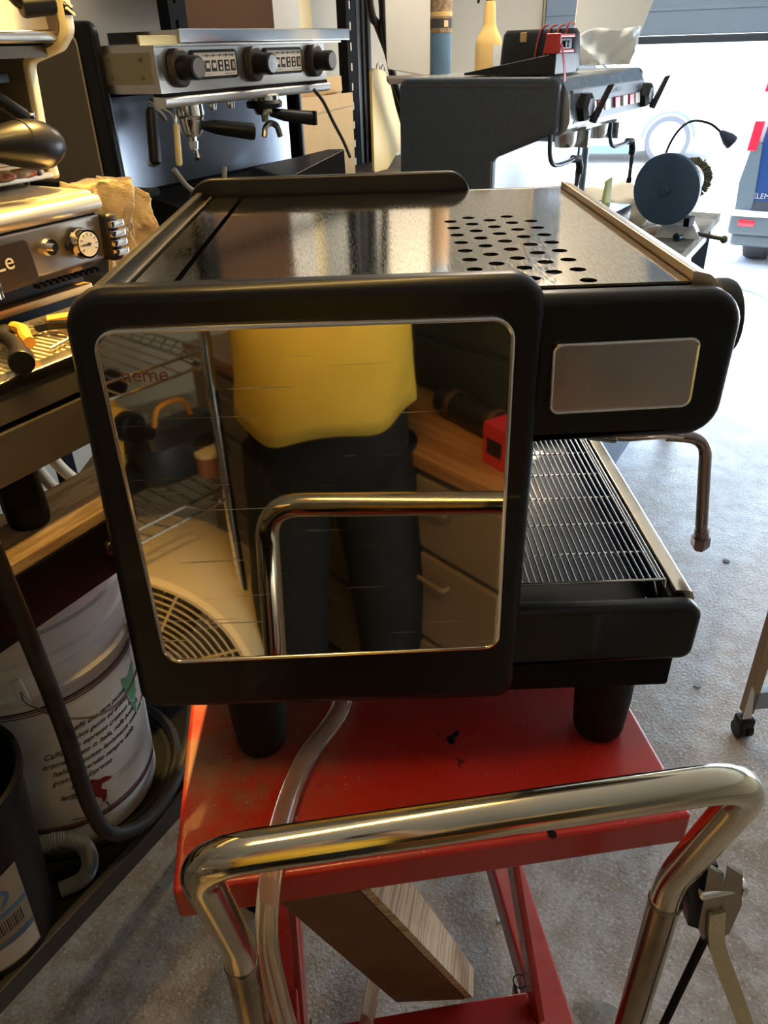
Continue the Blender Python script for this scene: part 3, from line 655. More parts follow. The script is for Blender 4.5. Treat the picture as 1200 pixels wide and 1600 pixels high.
# ---------------------------------------------------------------- tools on the drip tray
pl = thing('pliers', 'cutting pliers with orange grips lying on the drip tray', 'pliers', wp(.590, .862, 1.3005), RW)
bm = NB()
hexa(bm, [(-.022, -.004, 0), (.012, -.010, 0), (.012, .008, 0), (-.022, .002, 0), (-.022, -.004, .006), (.012, -.010, .008), (.012, .008, .008), (-.022, .002, .006)], .001)
hexa(bm, [(.010, .016, 0), (.016, .010, 0), (.006, -.004, 0), (.000, .002, 0), (.012, .044, .006), (.016, .040, .006), (.010, -.004, .009), (-.002, .002, .009)], .001)
obj('jaws', bm, M('tool_steel', (.55, .48, .34), .35, 1), pl)
bm = NB(); tube(bm, smooth([(.008, -.004, .006), (.020, -.012, .007), (.03, -.018, .008)], 4), .006, 8); obj('neck', bm, blackp, pl)
bm = NB(); tube(bm, smooth([(.025, -.010, .010), (.05, -.030, .011), (.085, -.055, .010), (.12, -.075, .009)], 5), .0085, 10); obj('grip', bm, orangeg, pl)
bm = NB(); tube(bm, smooth([(.018, -.022, .010), (.03, -.048, .011), (.05, -.075, .010), (.09, -.10, .009)], 5), .006, 10); obj('grip', bm, blackp, pl, label='dark grip')
pk = thing('water_pump_pliers', 'black and orange tool grip pointing down on the left drip tray', 'pliers', wp(.545, .83, 1.3005), RW)
bm = NB(); tube(bm, smooth([(.012, .025, .014), (-.008, .006, .016), (-.018, -.025, .017), (-.033, -.055, .017), (-.055, -.088, .018)], 6), .010, 12, True, None)
obj('black_grip', bm, blackp, pk)
bm = NB(); bcyl(bm, (-.047, -.078, .018), (-.060, -.096, .018), .014, .003, 16); obj('grip_end', bm, blackp, pk)
bm = NB(); tube(bm, smooth([(.020, .020, .018), (.010, -.010, .022), (-.004, -.032, .021), (-.010, -.046, .018)], 5), .0075, 10); obj('orange_inlay', bm, orangeg, pk)
bm = NB(); hexa(bm, [(.004, .020, .004), (.026, .012, .004), (.030, .028, .004), (.008, .034, .004), (.004, .020, .018), (.026, .012, .018), (.030, .028, .018), (.008, .034, .018)], .002); obj('jaw', bm, MATS['tool_steel'], pk)
for i, (a, b) in enumerate((((.480, .80), (.415, .765)), ((.475, .785), (.40, .757)), ((.49, .815), (.42, .79)), ((.625, .80), (.56, .785)))):
    bm = NB(); tube(bm, [wp(*a, 1.3025), wp(*b, 1.3025)], .0028, 8)
    bcyl(bm, wp(*a, 1.3025), (wp(*a, 1.3025) + wp(*b, 1.3025)) * .5, .0042, .001, 8)
    tag(obj('screwdriver_bit', bm, MATS['tool_steel']), ['thin steel bit nearest the lip left of the black grip', 'thin steel bit lowest on the drip tray', 'thin steel bit furthest back left of the black grip', 'thin steel bit lying right of the black grip'][i], 'tool bit', 'steel bits on the drip tray')
# ---------------------------------------------------------------- white machine above
g2 = thing('espresso_machine', 'white sided espresso machine standing on top of the low steel machine', 'espresso machine', wp(.84, 1.05, 1.44), RW)
zt = -1.44
yw = M('ivory_enamel', (.82, .76, .50), .3, coat=.3)
co = [(.020, -.018), (.050, -.018), (.42, -.018), (.42, .36), (-.06, .36), (-.088, .24), (-.090, .195), (-.064, .170), (.004, .152), (.016, .135), (.020, .03)]
co = rp([(.004, 0), (.42, 0), (.42, .36), (-.06, .36), (-.094, .232), (-.092, .185), (-.066, .165), (.002, .150), (.010, .06)], [.006, .01, .01, .02, .02, .02, .03, .012, .1])
plate('side_cheek', co, yw, .016, 'yz', .0, .004, parent=g2, label='ivory side cheek')
plate('cheek_liner', rp([(.010, .004), (.41, .004), (.41, .35), (-.05, .35), (-.082, .232), (-.080, .189), (-.060, .172), (.010, .157), (.018, .06)], [.004, .01, .01, .02, .02, .02, .03, .012, .1]), M('dull_liner', (.16, .14, .12), .4, .5), .002, 'yz', -.0092, 0, parent=g2, label='dull grey inner face of the cheek')
obj('cheek_notch', B(-.0095, .0095, -.002, .010, .0395, .0425), blackm, g2)
obj('front_hood', hexa(NB(), [(-.7, -.062, .180), (-.009, -.062, .180), (-.009, .10, .180), (-.7, .10, .180), (-.7, -.052, .36), (-.009, -.052, .36), (-.009, .10, .36), (-.7, .10, .36)], .003), M('tan_satin_steel', (.62, .56, .44), .5, .6), g2)
bm = NB(); prof = rp([(-.072, .175), (-.072, .190), (.1, .190), (.1, .170)], [.006, .005, .001, .001], 4); loft(bm, [[Vector((x, y, z)) for y, z in prof] for x in (-.7, -.009)])
obj('hood_lip', bm, steel, g2)
obj('hood_underside', B(-.7, -.009, -.045, .30, .158, .172), M('dark_brown_steel', (.10, .075, .05), .4, .5), g2)
obj('back_splash', B(-.7, -.009, .20, .215, 0, .17), steel, g2)
obj('tray_deck', B(-.7, -.009, .0, .30, .003, .012, .002), warm, g2)
# vent grille in the cheek edge (diagonal bars)
vg = obj('vent_frame', hexa(NB(), [(-.0062, -.0962, .205), (.0062, -.0962, .205), (.0062, -.085, .205), (-.0062, -.085, .205), (-.0062, -.0640, .330), (.0062, -.0640, .330), (.0062, -.060, .330), (-.0062, -.060, .330)]), blackm, g2)
bm = NB(); box(bm, -.0070, .0070, -.0985, -.0955, -.0014, .0014, mat=Matrix.Rotation(.6, 4, 'Y')); vs = obj('vent_bar', bm, yw, vg, (0, .0, .209)); 
copies(vs, [((0, .0023 * k, .209 + k * .009), None) for k in range(1, 11)])
# lever handles
def lever(parent, x, z):
    bm = NB(); tube(bm, smooth([(x - .045, -.085, z + .075), (x - .040, -.098, z + .04), (x - .028, -.104, z + .012), (x - .012, -.106, z)], 6), .009, 12)
    tube(bm, smooth([(x - .010, -.085, z + .08), (x - .012, -.098, z + .045), (x - .014, -.106, z + .012)], 5), .006, 12)
    o = obj('lever_arm', bm, blackp, parent); bm = NB(); bcyl(bm, (x - .024, -.105, z), (x + .018, -.118, z + .004), .0125, .004, 24); obj('lever_knob', bm, blackp, o)
lever(g2, -.060, .212)
bm = NB(); box(bm, -.16, -.028, .02, .06, .128, .142, .003); tube(bm, smooth([(-.12, .0, .13), (-.085, -.01, .115), (-.06, -.02, .095), (-.045, -.02, .085)], 5), .010, 12); obj('group_body', bm, blackp, g2)
bm = NB(); tube(bm, smooth([(-.045, -.02, .088), (-.038, -.022, .075), (-.036, -.022, .055)], 5), .004, 10); bcyl(bm, (-.047, -.022, .09), (-.040, -.03, .088), .007, .002, 14); obj('steam_joint', bm, chrome, g2)
bm = NB(); tube(bm, [(-.060, -.01, .098), (-.040, -.012, .012)], .0048, 12); obj('steam_pipe', bm, M('blued_pipe', (.22, .22, .24), .3, 1), g2)
bm = NB()
rs = [.012, .02, .026, .030, .0315, .030, .026, .019, .010, .003]; ptsx = [(-.17, -.06, .062), (-.14, -.062, .062), (-.12, -.064, .061), (-.10, -.066, .060), (-.085, -.068, .058), (-.070, -.070, .055), (-.058, -.071, .052), (-.049, -.072, .049), (-.043, -.073, .046), (-.041, -.073, .045)]
tube(bm, ptsx, .02, 28, True, [r * 1.0 for r in rs]); pf = obj('portafilter_handle', bm, blackg, g2, label='bulbous gloss black portafilter handle')
bm = NB(); tube(bm, [(ptsx[3][0] - .001, ptsx[3][1], ptsx[3][2]), (ptsx[3][0] + .002, ptsx[3][1], ptsx[3][2])], .0305, 28); obj('grip_seam', bm, blackm, pf)
# boxes on its tray
t = thing('tan_carton', 'tan carton standing on the tray of the white machine', 'box', wp(.84 - .10, 1.05 + .02, 1.4525), RW - .1)
obj('carton_body', B(-.12, .045, .03, .09, 0, .105, .002), M('tan_card', (.74, .54, .26), .7), t)
obj('carton_flap', B(-.12, .045, .022, .030, .0, .1, .001), MATS['tan_card'], t)
t = thing('labelled_box', 'pale box with small printed lines under the black handle', 'box', wp(.84 - .10, 1.05 - .015, 1.4535), RW - .06)
obj('box_body', B(-.14, .062, -.004, .026, .012, .040, .001), M('pale_card', (.80, .70, .48), .6), t)
bm = NB()
for k in range(5): box(bm, -.10 + .012 * (k % 2), .05 - .02 * (k % 3), -.0050, -.0042, .016 + k * .0042, .0170 + k * .0042)
obj('printed_lines', bm, M('brown_print', (.25, .18, .10), .7), t)
bm = NB()
for k in range(7):
    bmesh.ops.create_icosphere(bm, subdivisions=2, radius=.010 + .003 * (k % 3), matrix=Matrix.Translation(wp(.715 + k * .014, 1.048 + .006 * (k % 2), 1.452 + .004)) @ Matrix.Diagonal((1.3, 1, .5, 1)))
tag(obj('red_seal_bag', bm, M('red_bag', (.40, .10, .07), .25, coat=.5, noise=.8, nscale=60, col2=(.5, .42, .32))), 'crumpled clear bag of red seals on the white machine tray', 'bag')
# ---------------------------------------------------------------- towel
from mathutils import noise as mno
bm = NB(); nu, nv = 70, 64; V = []
for j in range(nv):
    v = j / (nv - 1)
    for i in range(nu):
        u = i / (nu - 1)
        s = .858 + .122 * u
        top = 1.430 - .050 * max(0, u - .55) ** 1.2 * 2 - .03 * max(0, .2 - u) * 4
        z = top - (.150 - .03 * u) * max(0, v - .25) / .75
        q = Vector((u * 3.2, v * 1.1, .3)); n1 = mno.noise(q); n2 = mno.noise(Vector((u * 9, v * 4.5, 2.))); n3 = mno.noise(Vector((u * 22, v * 18, 5.)))
        p = 1.0 + .085 * max(0, .25 - v) / .25 + (.045 * n1 + .016 * n2) * min(1, .35 + v * 1.5) + .004 * n3
        s += .02 * mno.noise(Vector((u * 2.5, v * 3, 9.))) - .028 * v * (u - .35) * .6
        z += .016 * mno.noise(Vector((u * 5, v * 5, 1.))) + .004 * n3
        V.append(bm.verts.new(wp(s, p, z)))
for j in range(nv - 1):
    for i in range(nu - 1): bm.faces.new((V[j * nu + i], V[j * nu + i + 1], V[(j + 1) * nu + i + 1], V[(j + 1) * nu + i]))
tw = obj('towel', bm, M('terry_cloth', (.80, .62, .36), .95, noise=.5, nscale=90, col2=(.66, .48, .26), bump=1.0, bscale=420), ang=None)
md = tw.modifiers.new('thick', 'SOLIDIFY'); md.thickness = .006
tag(tw, 'crumpled tan terry towel hanging behind the gauge machine', 'towel')
obj_ = None
tray = thing('towel_rack', 'dark steel rack carrying the tan towel', 'rack', wp(.86, 1.0, 1.094), RW)
st_ = thing('side_table', 'low black steel table behind the espresso machine carrying the towel rack', 'table', wp(0, 0, 0), RW)
obj('table_top', B(.80, 1.35, .98, 1.44, 1.07, 1.0935, .003), blackm, st_)
for s in (.82, 1.33):
    for p in (1.0, 1.42): obj('leg', B(s - .015, s + .015, p - .015, p + .015, 0, 1.07, .002), blackm, st_)
obj('rack_bar', B(.0, .15, .015, .04, .30, .312, .004), blackm, tray)
for s in (.0, .14): obj('rack_post', B(s, s + .012, .32, .335, 0, .31, .002), blackm, tray)
for s in (.0, .14): obj('rack_arm', B(s, s + .012, .04, .335, .298, .31, .002), blackm, tray)
obj('rack_foot', B(0, .15, .27, .38, 0, .006, .001), blackm, tray)
# ---------------------------------------------------------------- bucket
bk = thing('plastic_bucket', 'white plastic bucket with cursive print and wire handle on the lower shelf', 'bucket', wp(.498, .935, .512), RW)
bk.scale = (1, 1, 1.15)
Hb = .405
def rb(z): return .134 + .024 * z / Hb
prof = [(0, .004), (.120, .004), (.131, 0), (.1345, .006)] + [(rb(z), z) for z in (.05, .12, .2, .27, .285)] + [(rb(.29) + .004, .290), (rb(.3) + .005, .300), (rb(.305), .305), (rb(.33), .33), (rb(.335) + .005, .335), (rb(.35) + .005, .35), (rb(.353), .354), (rb(.37), .370), (rb(.372) + .006, .372), (rb(.386) + .006, .386), (rb(.388) + .001, .389), (rb(.40) + .001, .400), (rb(.405), .405), (rb(.40) - .004, .402), (.130, .012), (0, .012)]
bm = NB(); lathe(bm, prof, 72); obj('bucket_shell', bm, whitep, bk)
a0 = -PI / 2 - 0.08   # direction of the printed side in bucket space
def wrap(u, z, off=.0006):
    r = rb(z) + off; a = a0 + u / .146
    return Vector((r * math.cos(a), r * math.sin(a), z))
def band(bm, z, h, u0=-.4, u1=.4, n=60, off=.0007):
    pv = None
    for i in range(n + 1):
        u = u0 + (u1 - u0) * i / n; cur = (bm.verts.new(wrap(u, z - h / 2, off)), bm.verts.new(wrap(u, z + h / 2, off)))
        if pv: bm.faces.new((pv[0], cur[0], cur[1], pv[1]))
        pv = cur
    return bm
bm = NB()
bm.free()
for z, h in ((.276, .0030), (.268, .0018), (.052, .0018), (.044, .0032)): obj('printed_band', band(NB(), z, h), printk, bk, ang=None)
M('maroon_print', (.20, .02, .02), .5)
for z, h in ((.048, .0030), (.272, .0022)): obj('red_line', band(NB(), z, h, off=.0005), MATS['maroon_print'], bk, ang=None)
lines = ['Il caffè una vera passione', 'unisce gusto ed aroma', 'un espresso cremoso e forte', 'nato in Italia, nelle botteghe', 'tostato lentamente come una volta', 'servito sempre caldo', 'Espresso']
for i, s in enumerate(lines):
    text('cursive_line', s, .0118, printk, bk, None, ext=.0002, align='LEFT', shear=.55, wrap=lambda c, i=i: wrap(c.x - .056 + i * .002, .222 - i * .0150 + c.y, .0005 + c.z))
for i, s in enumerate(['Caffè', 'aroma', 'Italia', 'gusto', 'e', 'forte']):
    text('cursive_line', s, .0130, printk, bk, None, ext=.0002, align='RIGHT', shear=.5, wrap=lambda c, i=i: wrap(c.x - .066, .190 - i * .0165 + c.y, .0005 + c.z))
def decal(name, pts, mat, n=1):
    bm = NB(); bmesh.ops.triangulate(bm, faces=[bm.faces.new([bm.verts.new((x, y, 0)) for x, y in pts])]); bmesh.ops.subdivide_edges(bm, edges=bm.edges, cuts=1)
    for v in bm.verts: v.co = wrap(v.co.x, v.co.y, .0011)
    return obj(name, bm, mat, bk, ang=None)
decal('maroon_blot', [(-.052, .116), (-.040, .122), (-.030, .114), (-.018, .112), (-.008, .104), (-.014, .101), (-.026, .103), (-.030, .095), (-.022, .086), (-.026, .072), (-.033, .066), (-.034, .078), (-.042, .086), (-.050, .088), (-.048, .102)], MATS['maroon_print'])
decal('map_outline', [(-.060, .128), (-.052, .113), (-.051, .114), (-.0585, .129)], printk)
decal('map_outline', [(-.030, .066), (-.024, .048), (-.0225, .048), (-.028, .067)], printk)
decal('map_outline', [(-.085, .062), (-.060, .057), (-.035, .066), (-.035, .0645), (-.060, .0555), (-.085, .060)], printk)
decal('map_outline', [(-.08, .105), (-.066, .100), (-.052, .093), (-.052, .0915), (-.066, .0985), (-.08, .1035)], printk)
gp_ = M('green_print', (.10, .30, .18), .5)
decal('green_emblem', [(.050, .242), (.070, .232), (.092, .242), (.088, .205), (.080, .185), (.071, .160), (.062, .185), (.054, .210)], gp_)
bm = NB()
for k in range(13):
    a = PI + PI * k / 12; c_ = (.071 + .013 * math.cos(a), .202 + .015 * math.sin(a)); q = [wrap(c_[0] + dx, c_[1] + dz, .0016) for dx, dz in ((-.0012, -.0012), (.0012, -.0012), (.0012, .0012), (-.0012, .0012))]; bm.faces.new([bm.verts.new(p) for p in q])
obj('emblem_dots', bm, whitep, bk, ang=None)
bm = NB(); band(bm, .100, .0010, .0, .062, 20); band(bm, .094, .0010, .0, .058, 20); obj('green_rules', bm, gp_, bk, ang=None)
bm = NB()
HS = .030
def wrap2(u, z, off=.0006): return wrap(u + HS, z, off)
ha = [wrap2(-.115, .318, .010), wrap2(-.112, .300, .014), wrap2(-.080, .262, .020), wrap2(-.040, .240, .024), wrap2(.0, .236, .022), wrap2(.040, .248, .018), wrap2(.075, .272, .014), wrap2(.080, .29, .012), wrap2(.078, .33, .008)]
tube(bm, smooth(ha, 6), .0016, 8); hw = obj('wire_handle', bm, oldsteel, bk)
bm = NB(); bcyl(bm, wrap2(.082, .262, .016), wrap2(.074, .315, .014), .008, .001, 14); obj('handle_grip', bm, M('ivory_grip', (.80, .68, .38), .5), hw, label='ivory plastic grip')
bm = NB(); hexa(bm, [wrap2(-.122, .300, -.001), wrap2(-.108, .296, -.001), wrap2(-.108, .296, .014), wrap2(-.122, .300, .010), wrap2(-.122, .335, -.001), wrap2(-.112, .335, -.001), wrap2(-.112, .335, .008), wrap2(-.122, .335, .008)], .001); obj('handle_lug', bm, whitep, bk)
# round rubber mat / coiled seal below the bucket
bm = NB(); lathe(bm, [(.150, .0), (.172, .0), (.176, .008), (.172, .016), (.166, .018), (.158, .006)], 48)
tag(obj('black_basin', bm, rubber, loc=wp(.515, .948, .5125)), 'low black rubber rim around the foot of the bucket', 'basin')
# black bin with a label
bn = thing('black_bin', 'black plastic bin with barcode label at the lower left corner', 'bin', wp(.256, .828, .5125), RW)
bm = NB(); lathe(bm, [(0, 0), (.078, 0), (.082, .006), (.108, .30), (.113, .305), (.113, .318), (.108, .320), (.104, .315), (.079, .01), (0, .01)], 56); obj('bin_shell', bm, blackp, bn)
def wb(u, z, off=.0008):
    u -= .030
    r = .082 + .026 * z / .30 + off; a = -PI / 2 + .10 + u / .09; return Vector((r * math.cos(a), r * math.sin(a), z))
def lab(name, u0, u1, z0, z1, mat, off=.0008):
    bm = NB(); pv = None; n = 12
    for i in range(n + 1):
        u = u0 + (u1 - u0) * i / n; cur = (bm.verts.new(wb(u, z0, off)), bm.verts.new(wb(u, z1, off)))
        if pv: bm.faces.new((pv[0], cur[0], cur[1], pv[1]))
        pv = cur
    return obj(name, bm, mat, bn, ang=None)
lab('label_sheet', -.06, .040, .030, .21, M('label_tan', (.26, .20, .13), .5))
lab('label_white', -.06, .038, .034, .075, M('label_white', (.50, .45, .38), .5), .0012)
lab('label_stripe', -.06, .040, .076, .088, M('label_blue', (.08, .14, .22), .5), .0012)
lab('label_stripe', -.06, .040, .134, .144, MATS['label_blue'], .0012)
bm = NB()
for k in range(16):
    u = -.022 + k * .0032; w = .0009 + .0008 * (k % 3 == 0)
    q = [wb(u, .100, .0014), wb(u + w, .100, .0014), wb(u + w, .128, .0014), wb(u, .128, .0014)]; bm.faces.new([bm.verts.new(p) for p in q])
obj('barcode', bm, printk, bn, ang=None)
bm = NB(); bm.faces.new([bm.verts.new(wb(.004 + .017 * math.cos(2 * PI * k / 20), .170 + .019 * math.sin(2 * PI * k / 20), .0014)) for k in range(20)]); obj('round_mark', bm, MATS['label_blue'], bn, ang=None)
# hoses in front of the shelf
bm = NB(); q = smooth([(.369, .70, 1.164), (.370, .70, 1.131), (.381, .71, 1.01), (.390, .72, .858), (.394, .73, .696), (.418, .742, .598), (.480, .75, .545), (.560, .765, .538), (.650, .80, .56), (.720, .85, .60)], 8)
tube(bm, [wp(*a) for a in q], .011, 16)
tag(obj('rubber_hose', bm, M('dusty_rubber', (.026, .021, .016), .6, noise=.6, nscale=25, col2=(.008, .007, .006))), 'thick black rubber hose hanging in a loop in front of the bucket', 'hose')
bm = NB(); q = smooth([(.33, .83, .60), (.365, .795, .612), (.389, .778, .585), (.388, .770, .550), (.370, .772, .528), (.34, .79, .526)], 10)
pp_ = [wp(*a) for a in q]; dense = []
for a, b in zip(pp_, pp_[1:]):
    for k in range(3): dense.append(a.lerp(b, k / 3))
tube(bm, dense, .012, 14, True, [.0125 if i % 2 else .0108 for i in range(len(dense))])
tag(obj('corrugated_hose', bm, M('grey_ribbed', (.12, .14, .16), .35)), 'grey ribbed hose curling out beside the black bin', 'hose')
# ================================================================ REAR BENCH AND MACHINE WITH KNOBS
rbn = thing('rear_bench', 'dark bench along the tan back wall under the machine with round knobs', 'bench', wp(0, 0, 0), RW)
obj('bench_top', B(1.45, 4.3, 1.56, 2.225, 1.05, 1.085, .003), M('dark_bench', (.06, .05, .04), .6), rbn)
for s in (1.5, 4.25):
    for p in (1.60, 2.19): obj('leg', B(s - .025, s + .025, p - .025, p + .025, 0, 1.05, .002), blackm, rbn)
g3 = thing('espresso_machine', 'two-group espresso machine with round black knobs and two button panels at the tan wall', 'espresso machine', wp(1.64, 1.59, 1.0855), RW)
z3 = -1.0855
co = rp([(.180, 1.11 + z3), (.60, 1.11 + z3), (.60, 1.683 + z3), (.180, 1.673 + z3)], [.01, .03, .03, .03])
for x, y in ((-.013, 0), (.86, 0)): plate('side_cheek', co if x < .5 else [(a, min(b, 1.600 + z3)) for a, b in co], blackg, .028, 'yz', x, .010, parent=g3, bres=3)
ci2 = rp([(.238, 1.16 + z3), (.56, 1.16 + z3), (.56, 1.650 + z3), (.238, 1.648 + z3)], .03)
plate('cheek_panel', ci2, M('olive_panel', (.16, .125, .075), .3, .4, coat=.3), .004, 'yz', -.0285, .001, parent=g3, label='olive brown inset of the left cheek')
rm = NB(); pts = [(-.030, y, z) for y, z in ci2]; tube(rm, pts + [pts[0]], .0028, 6, False); obj('cheek_inset_rim', rm, M('tan_rim', (.55, .43, .26), .4, .6), g3)
fr3 = M('knob_machine_steel', (.66, .62, .56), .3, 1)
obj('front_panel', hexa(NB(), [(0, 0, 1.508 + z3), (.765, 0, 1.508 + z3), (.765, .20, 1.508 + z3), (0, .20, 1.508 + z3), (0, .004, 1.613 + z3), (.765, .004, 1.613 + z3), (.765, .20, 1.613 + z3), (0, .20, 1.613 + z3)], .003), fr3, g3)
bm = NB(); prof = rp([(-.010, 1.478 + z3), (-.014, 1.500 + z3), (.03, 1.502 + z3), (.03, 1.474 + z3)], [.012, .006, .001, .001], 5); loft(bm, [[Vector((x, y, z)) for y, z in prof] for x in (0, .765)]); obj('lower_lip', bm, M('pale_lip_steel', (.72, .70, .66), .4, .7), g3)
obj('lip_gap', B(.002, .763, -.001, .03, 1.500 + z3, 1.509 + z3), blackm, g3)
obj('side_plate', B(-.004, .0, .02, .185, 1.530 + z3, 1.600 + z3, .001), M('tarnished_plate', (.42, .36, .22), .4, .8), g3)
bm = NB()
for y, z in ((.05, 1.545), (.16, 1.545), (.05, 1.585), (.16, 1.585)): cyl(bm, (-.004, y, z + z3), (-.007, y, z + z3), .005, seg=10)
obj('side_screws', bm, oldsteel, g3)
obj('body_core', B(.0, .76, .20, .55, 1.16 + z3, 1.60 + z3), blackm, g3)
cr = obj('cup_rail', hexa(NB(), [(.075, -.02, 1.618 + z3), (.885, -.02, 1.618 + z3), (.885, -.012, 1.618 + z3), (.075, -.012, 1.618 + z3), (.075, -.02, 1.650 + z3), (.885, -.02, 1.650 + z3), (.885, -.012, 1.650 + z3), (.075, -.012, 1.650 + z3)], .003), M('bright_rail', (.80, .78, .74), .12, 1), g3, label='bright flat cup rail')
obj('rail_end', B(.079, .087, -.012, .24, 1.618 + z3, 1.648 + z3, .002), MATS['bright_rail'], cr)
obj('rail_left', B(-.06, .075, -.012, -.005, 1.614 + z3, 1.636 + z3, .002), M('ochre_rail', (.62, .45, .2), .35, .8), cr)
obj('top_tray', B(.0, .86, .0, .50, 1.612 + z3, 1.618 + z3, .001), fr3, g3)
for i, x in enumerate((.068, .378, .688)):
    bm = NB(); nn = 40; ring0 = []; 
    for y, k in ((.0, 1.), (-.004, 1.02), (-.018, 1.), (-.022, .9)):
        ring0.append([Vector((x + (.032 + .0035 * abs(math.sin(4 * 2 * PI * j / nn / 2))) * k * math.cos(2 * PI * j / nn), y, 1.564 + z3 + (.043 + .003 * abs(math.sin(4 * PI * j / nn))) * k * math.sin(2 * PI * j / nn))) for j in range(nn)])
    loft(bm, ring0); kb = obj('knob', bm, M('brown_black_knob', (.035, .026, .02), .45), g3, label='brownish black lobed knob')
    bm = NB(); bcyl(bm, (x, -.020, 1.564 + z3), (x, -.075, 1.564 + z3), .028, .005, 32); obj('knob_grip', bm, blackp, kb)
    bm = NB(); cyl(bm, (x, -.0752, 1.564 + z3), (x, -.0765, 1.564 + z3), .022, seg=28); obj('knob_cap', bm, M('grey_cap', (.16, .15, .14), .3) if i != 1 else edge_steel, kb)
for x0 in (.125, .440):
    dp = plate('button_panel', rp([(x0, 1.534 + z3), (x0 + .185, 1.534 + z3), (x0 + .185, 1.603 + z3), (x0, 1.603 + z3)], .01), blackp, .006, 'xz', -.001, .001, parent=g3)
    obj('button_sheet', B(x0 + .010, x0 + .178, -.0050, -.0040, 1.541 + z3, 1.596 + z3), M('silver_sheet', (.66, .62, .54), .4), dp)
    for k in range(5):
        xc = x0 + .058 + k * .0265
        if k == 0 and x0 > .4: pass
        bm = NB(); box(bm, xc - .010, xc + .010, -.0060, -.0050, 1.552 + z3, 1.578 + z3, .0005); bt = obj('button', bm, printk, dp)
        bm = NB()
        if k in (2, 3): box(bm, xc - .004, xc + .004, -.0068, -.0060, 1.567 + z3, 1.574 + z3); box(bm, xc - .004, xc + .004, -.0068, -.0060, 1.555 + z3, 1.562 + z3)
        elif k == 4: box(bm, xc - .004, xc + .004, -.0068, -.0060, 1.556 + z3, 1.573 + z3)
        else: box(bm, xc - .006, xc + .006, -.0068, -.0060, 1.560 + z3, 1.572 + z3)
        obj('icon', bm, M('pink_icon', (.5, .33, .26), .4) if k == 4 else MATS['silver_sheet'], bt)
    bm = NB(); box(bm, x0 + .04, x0 + .172, -.0056, -.0050, 1.5886 + z3, 1.5896 + z3)
    for k in range(5): box(bm, x0 + .0565 + k * .0265, x0 + .0595 + k * .0265, -.0058, -.0050, 1.586 + z3, 1.592 + z3)
    box(bm, x0 + .04, x0 + .08, -.0056, -.0050, 1.5455 + z3, 1.5462 + z3); box(bm, x0 + .128, x0 + .172, -.0056, -.0050, 1.5455 + z3, 1.5462 + z3)
    obj('printed_rules', bm, printk, dp)
obj('splash_panel', B(.010, .80, .195, .199, 1.262 + z3, 1.50 + z3, .001), M('blue_reflection_steel', (.40, .44, .52), .22, 1), g3, label='reflective steel splash panel, bluish reflection in its colour')  # bluish reflected light put into the steel colour
def group(x, full=True):
    bm = NB(); lathe(bm, [(0, 1.40), (.022, 1.40), (.030, 1.415), (.034, 1.44), (.036, 1.447), (.040, 1.452), (.040, 1.478), (0, 1.478)], 28, org=(x, .03, z3))
    g = obj('group_head', bm, chrome, g3)
    bm = NB(); cyl(bm, (x, .03, 1.40 + z3), (x, .03, 1.375 + z3), .012, .010, 12); cyl(bm, (x, .03, 1.388 + z3), (x, .03, 1.368 + z3), .014, .011, 6); tube(bm, smooth([(x, .03, 1.372 + z3), (x - .004, .02, 1.358 + z3), (x - .014, .012, 1.345 + z3)], 4), .007, 10); obj('spout', bm, chrome, g)
    h = obj('portafilter_handle', tube(NB(), [(x + .03, .02, 1.425 + z3), (x + .05, -.01, 1.42 + z3), (x + .075, -.035, 1.414 + z3), (x + .110, -.070, 1.406 + z3), (x + .124, -.084, 1.403 + z3), (x + .127, -.087, 1.4024 + z3)], .018, 18, True, [.010, .018, .0195, .0215, .022, .0195]), blackp, g)
    bm = NB(); d_ = Vector((.018, -.022, -.003)).normalized(); a = Vector((x + .1265, -.0865, 1.4024 + z3)); cyl(bm, a, a + d_ * .0015, .0180, seg=20); obj('handle_cap', bm, M('pale_cap', (.45, .44, .42), .3), h)
    return g
group(.125)
bm = NB(); lathe(bm, [(0, 1.43), (.026, 1.43), (.032, 1.445), (.046, 1.455), (.048, 1.480), (0, 1.480)], 28, org=(.455, .03, z3)); g = obj('group_head', bm, chrome, g3)
bm = NB(); lathe(bm, [(.044, 1.447), (.053, 1.449), (.055, 1.460), (.050, 1.468), (.042, 1.466)], 28, org=(.455, .028, z3)); obj('locking_ring', bm, blackp, g)
bm = NB(); tube(bm, [(.47, .02, 1.435 + z3), (.50, -.01, 1.425 + z3), (.55, -.04, 1.416 + z3), (.575, -.06, 1.412 + z3)], .017, 16, True, [.012, .017, .019, .020]); box(bm, .567, .581, -.078, -.06, 1.392 + z3, 1.432 + z3, .003); obj('portafilter_handle', bm, blackp, g)
bm = NB(); cyl(bm, (.455, .03, 1.43 + z3), (.455, .03, 1.41 + z3), .011, seg=12); tube(bm, smooth([(.43, .02, 1.37 + z3), (.44, .02, 1.395 + z3), (.465, .02, 1.405 + z3), (.49, .015, 1.395 + z3), (.498, .01, 1.365 + z3)], 5), .009, 10); obj('double_spout', bm, oldsteel, g)
bm = NB(); tube(bm, bendpath([(.055, .10, 1.49 + z3), (.060, .02, 1.46 + z3), (.035, .01, 1.342 + z3)], .02, 5), .006, 12); s_ = obj('steam_wand', bm, chrome, g3)
bm = NB(); tube(bm, [(.054, .017, 1.435 + z3), (.036, .010, 1.345 + z3), (.035, .0095, 1.337 + z3)], .0088, 12, True, [.0085, .0092, .006]); obj('wand_sleeve', bm, M('amber_sleeve', (.85, .66, .30), .3), s_, label='amber heat sleeve')
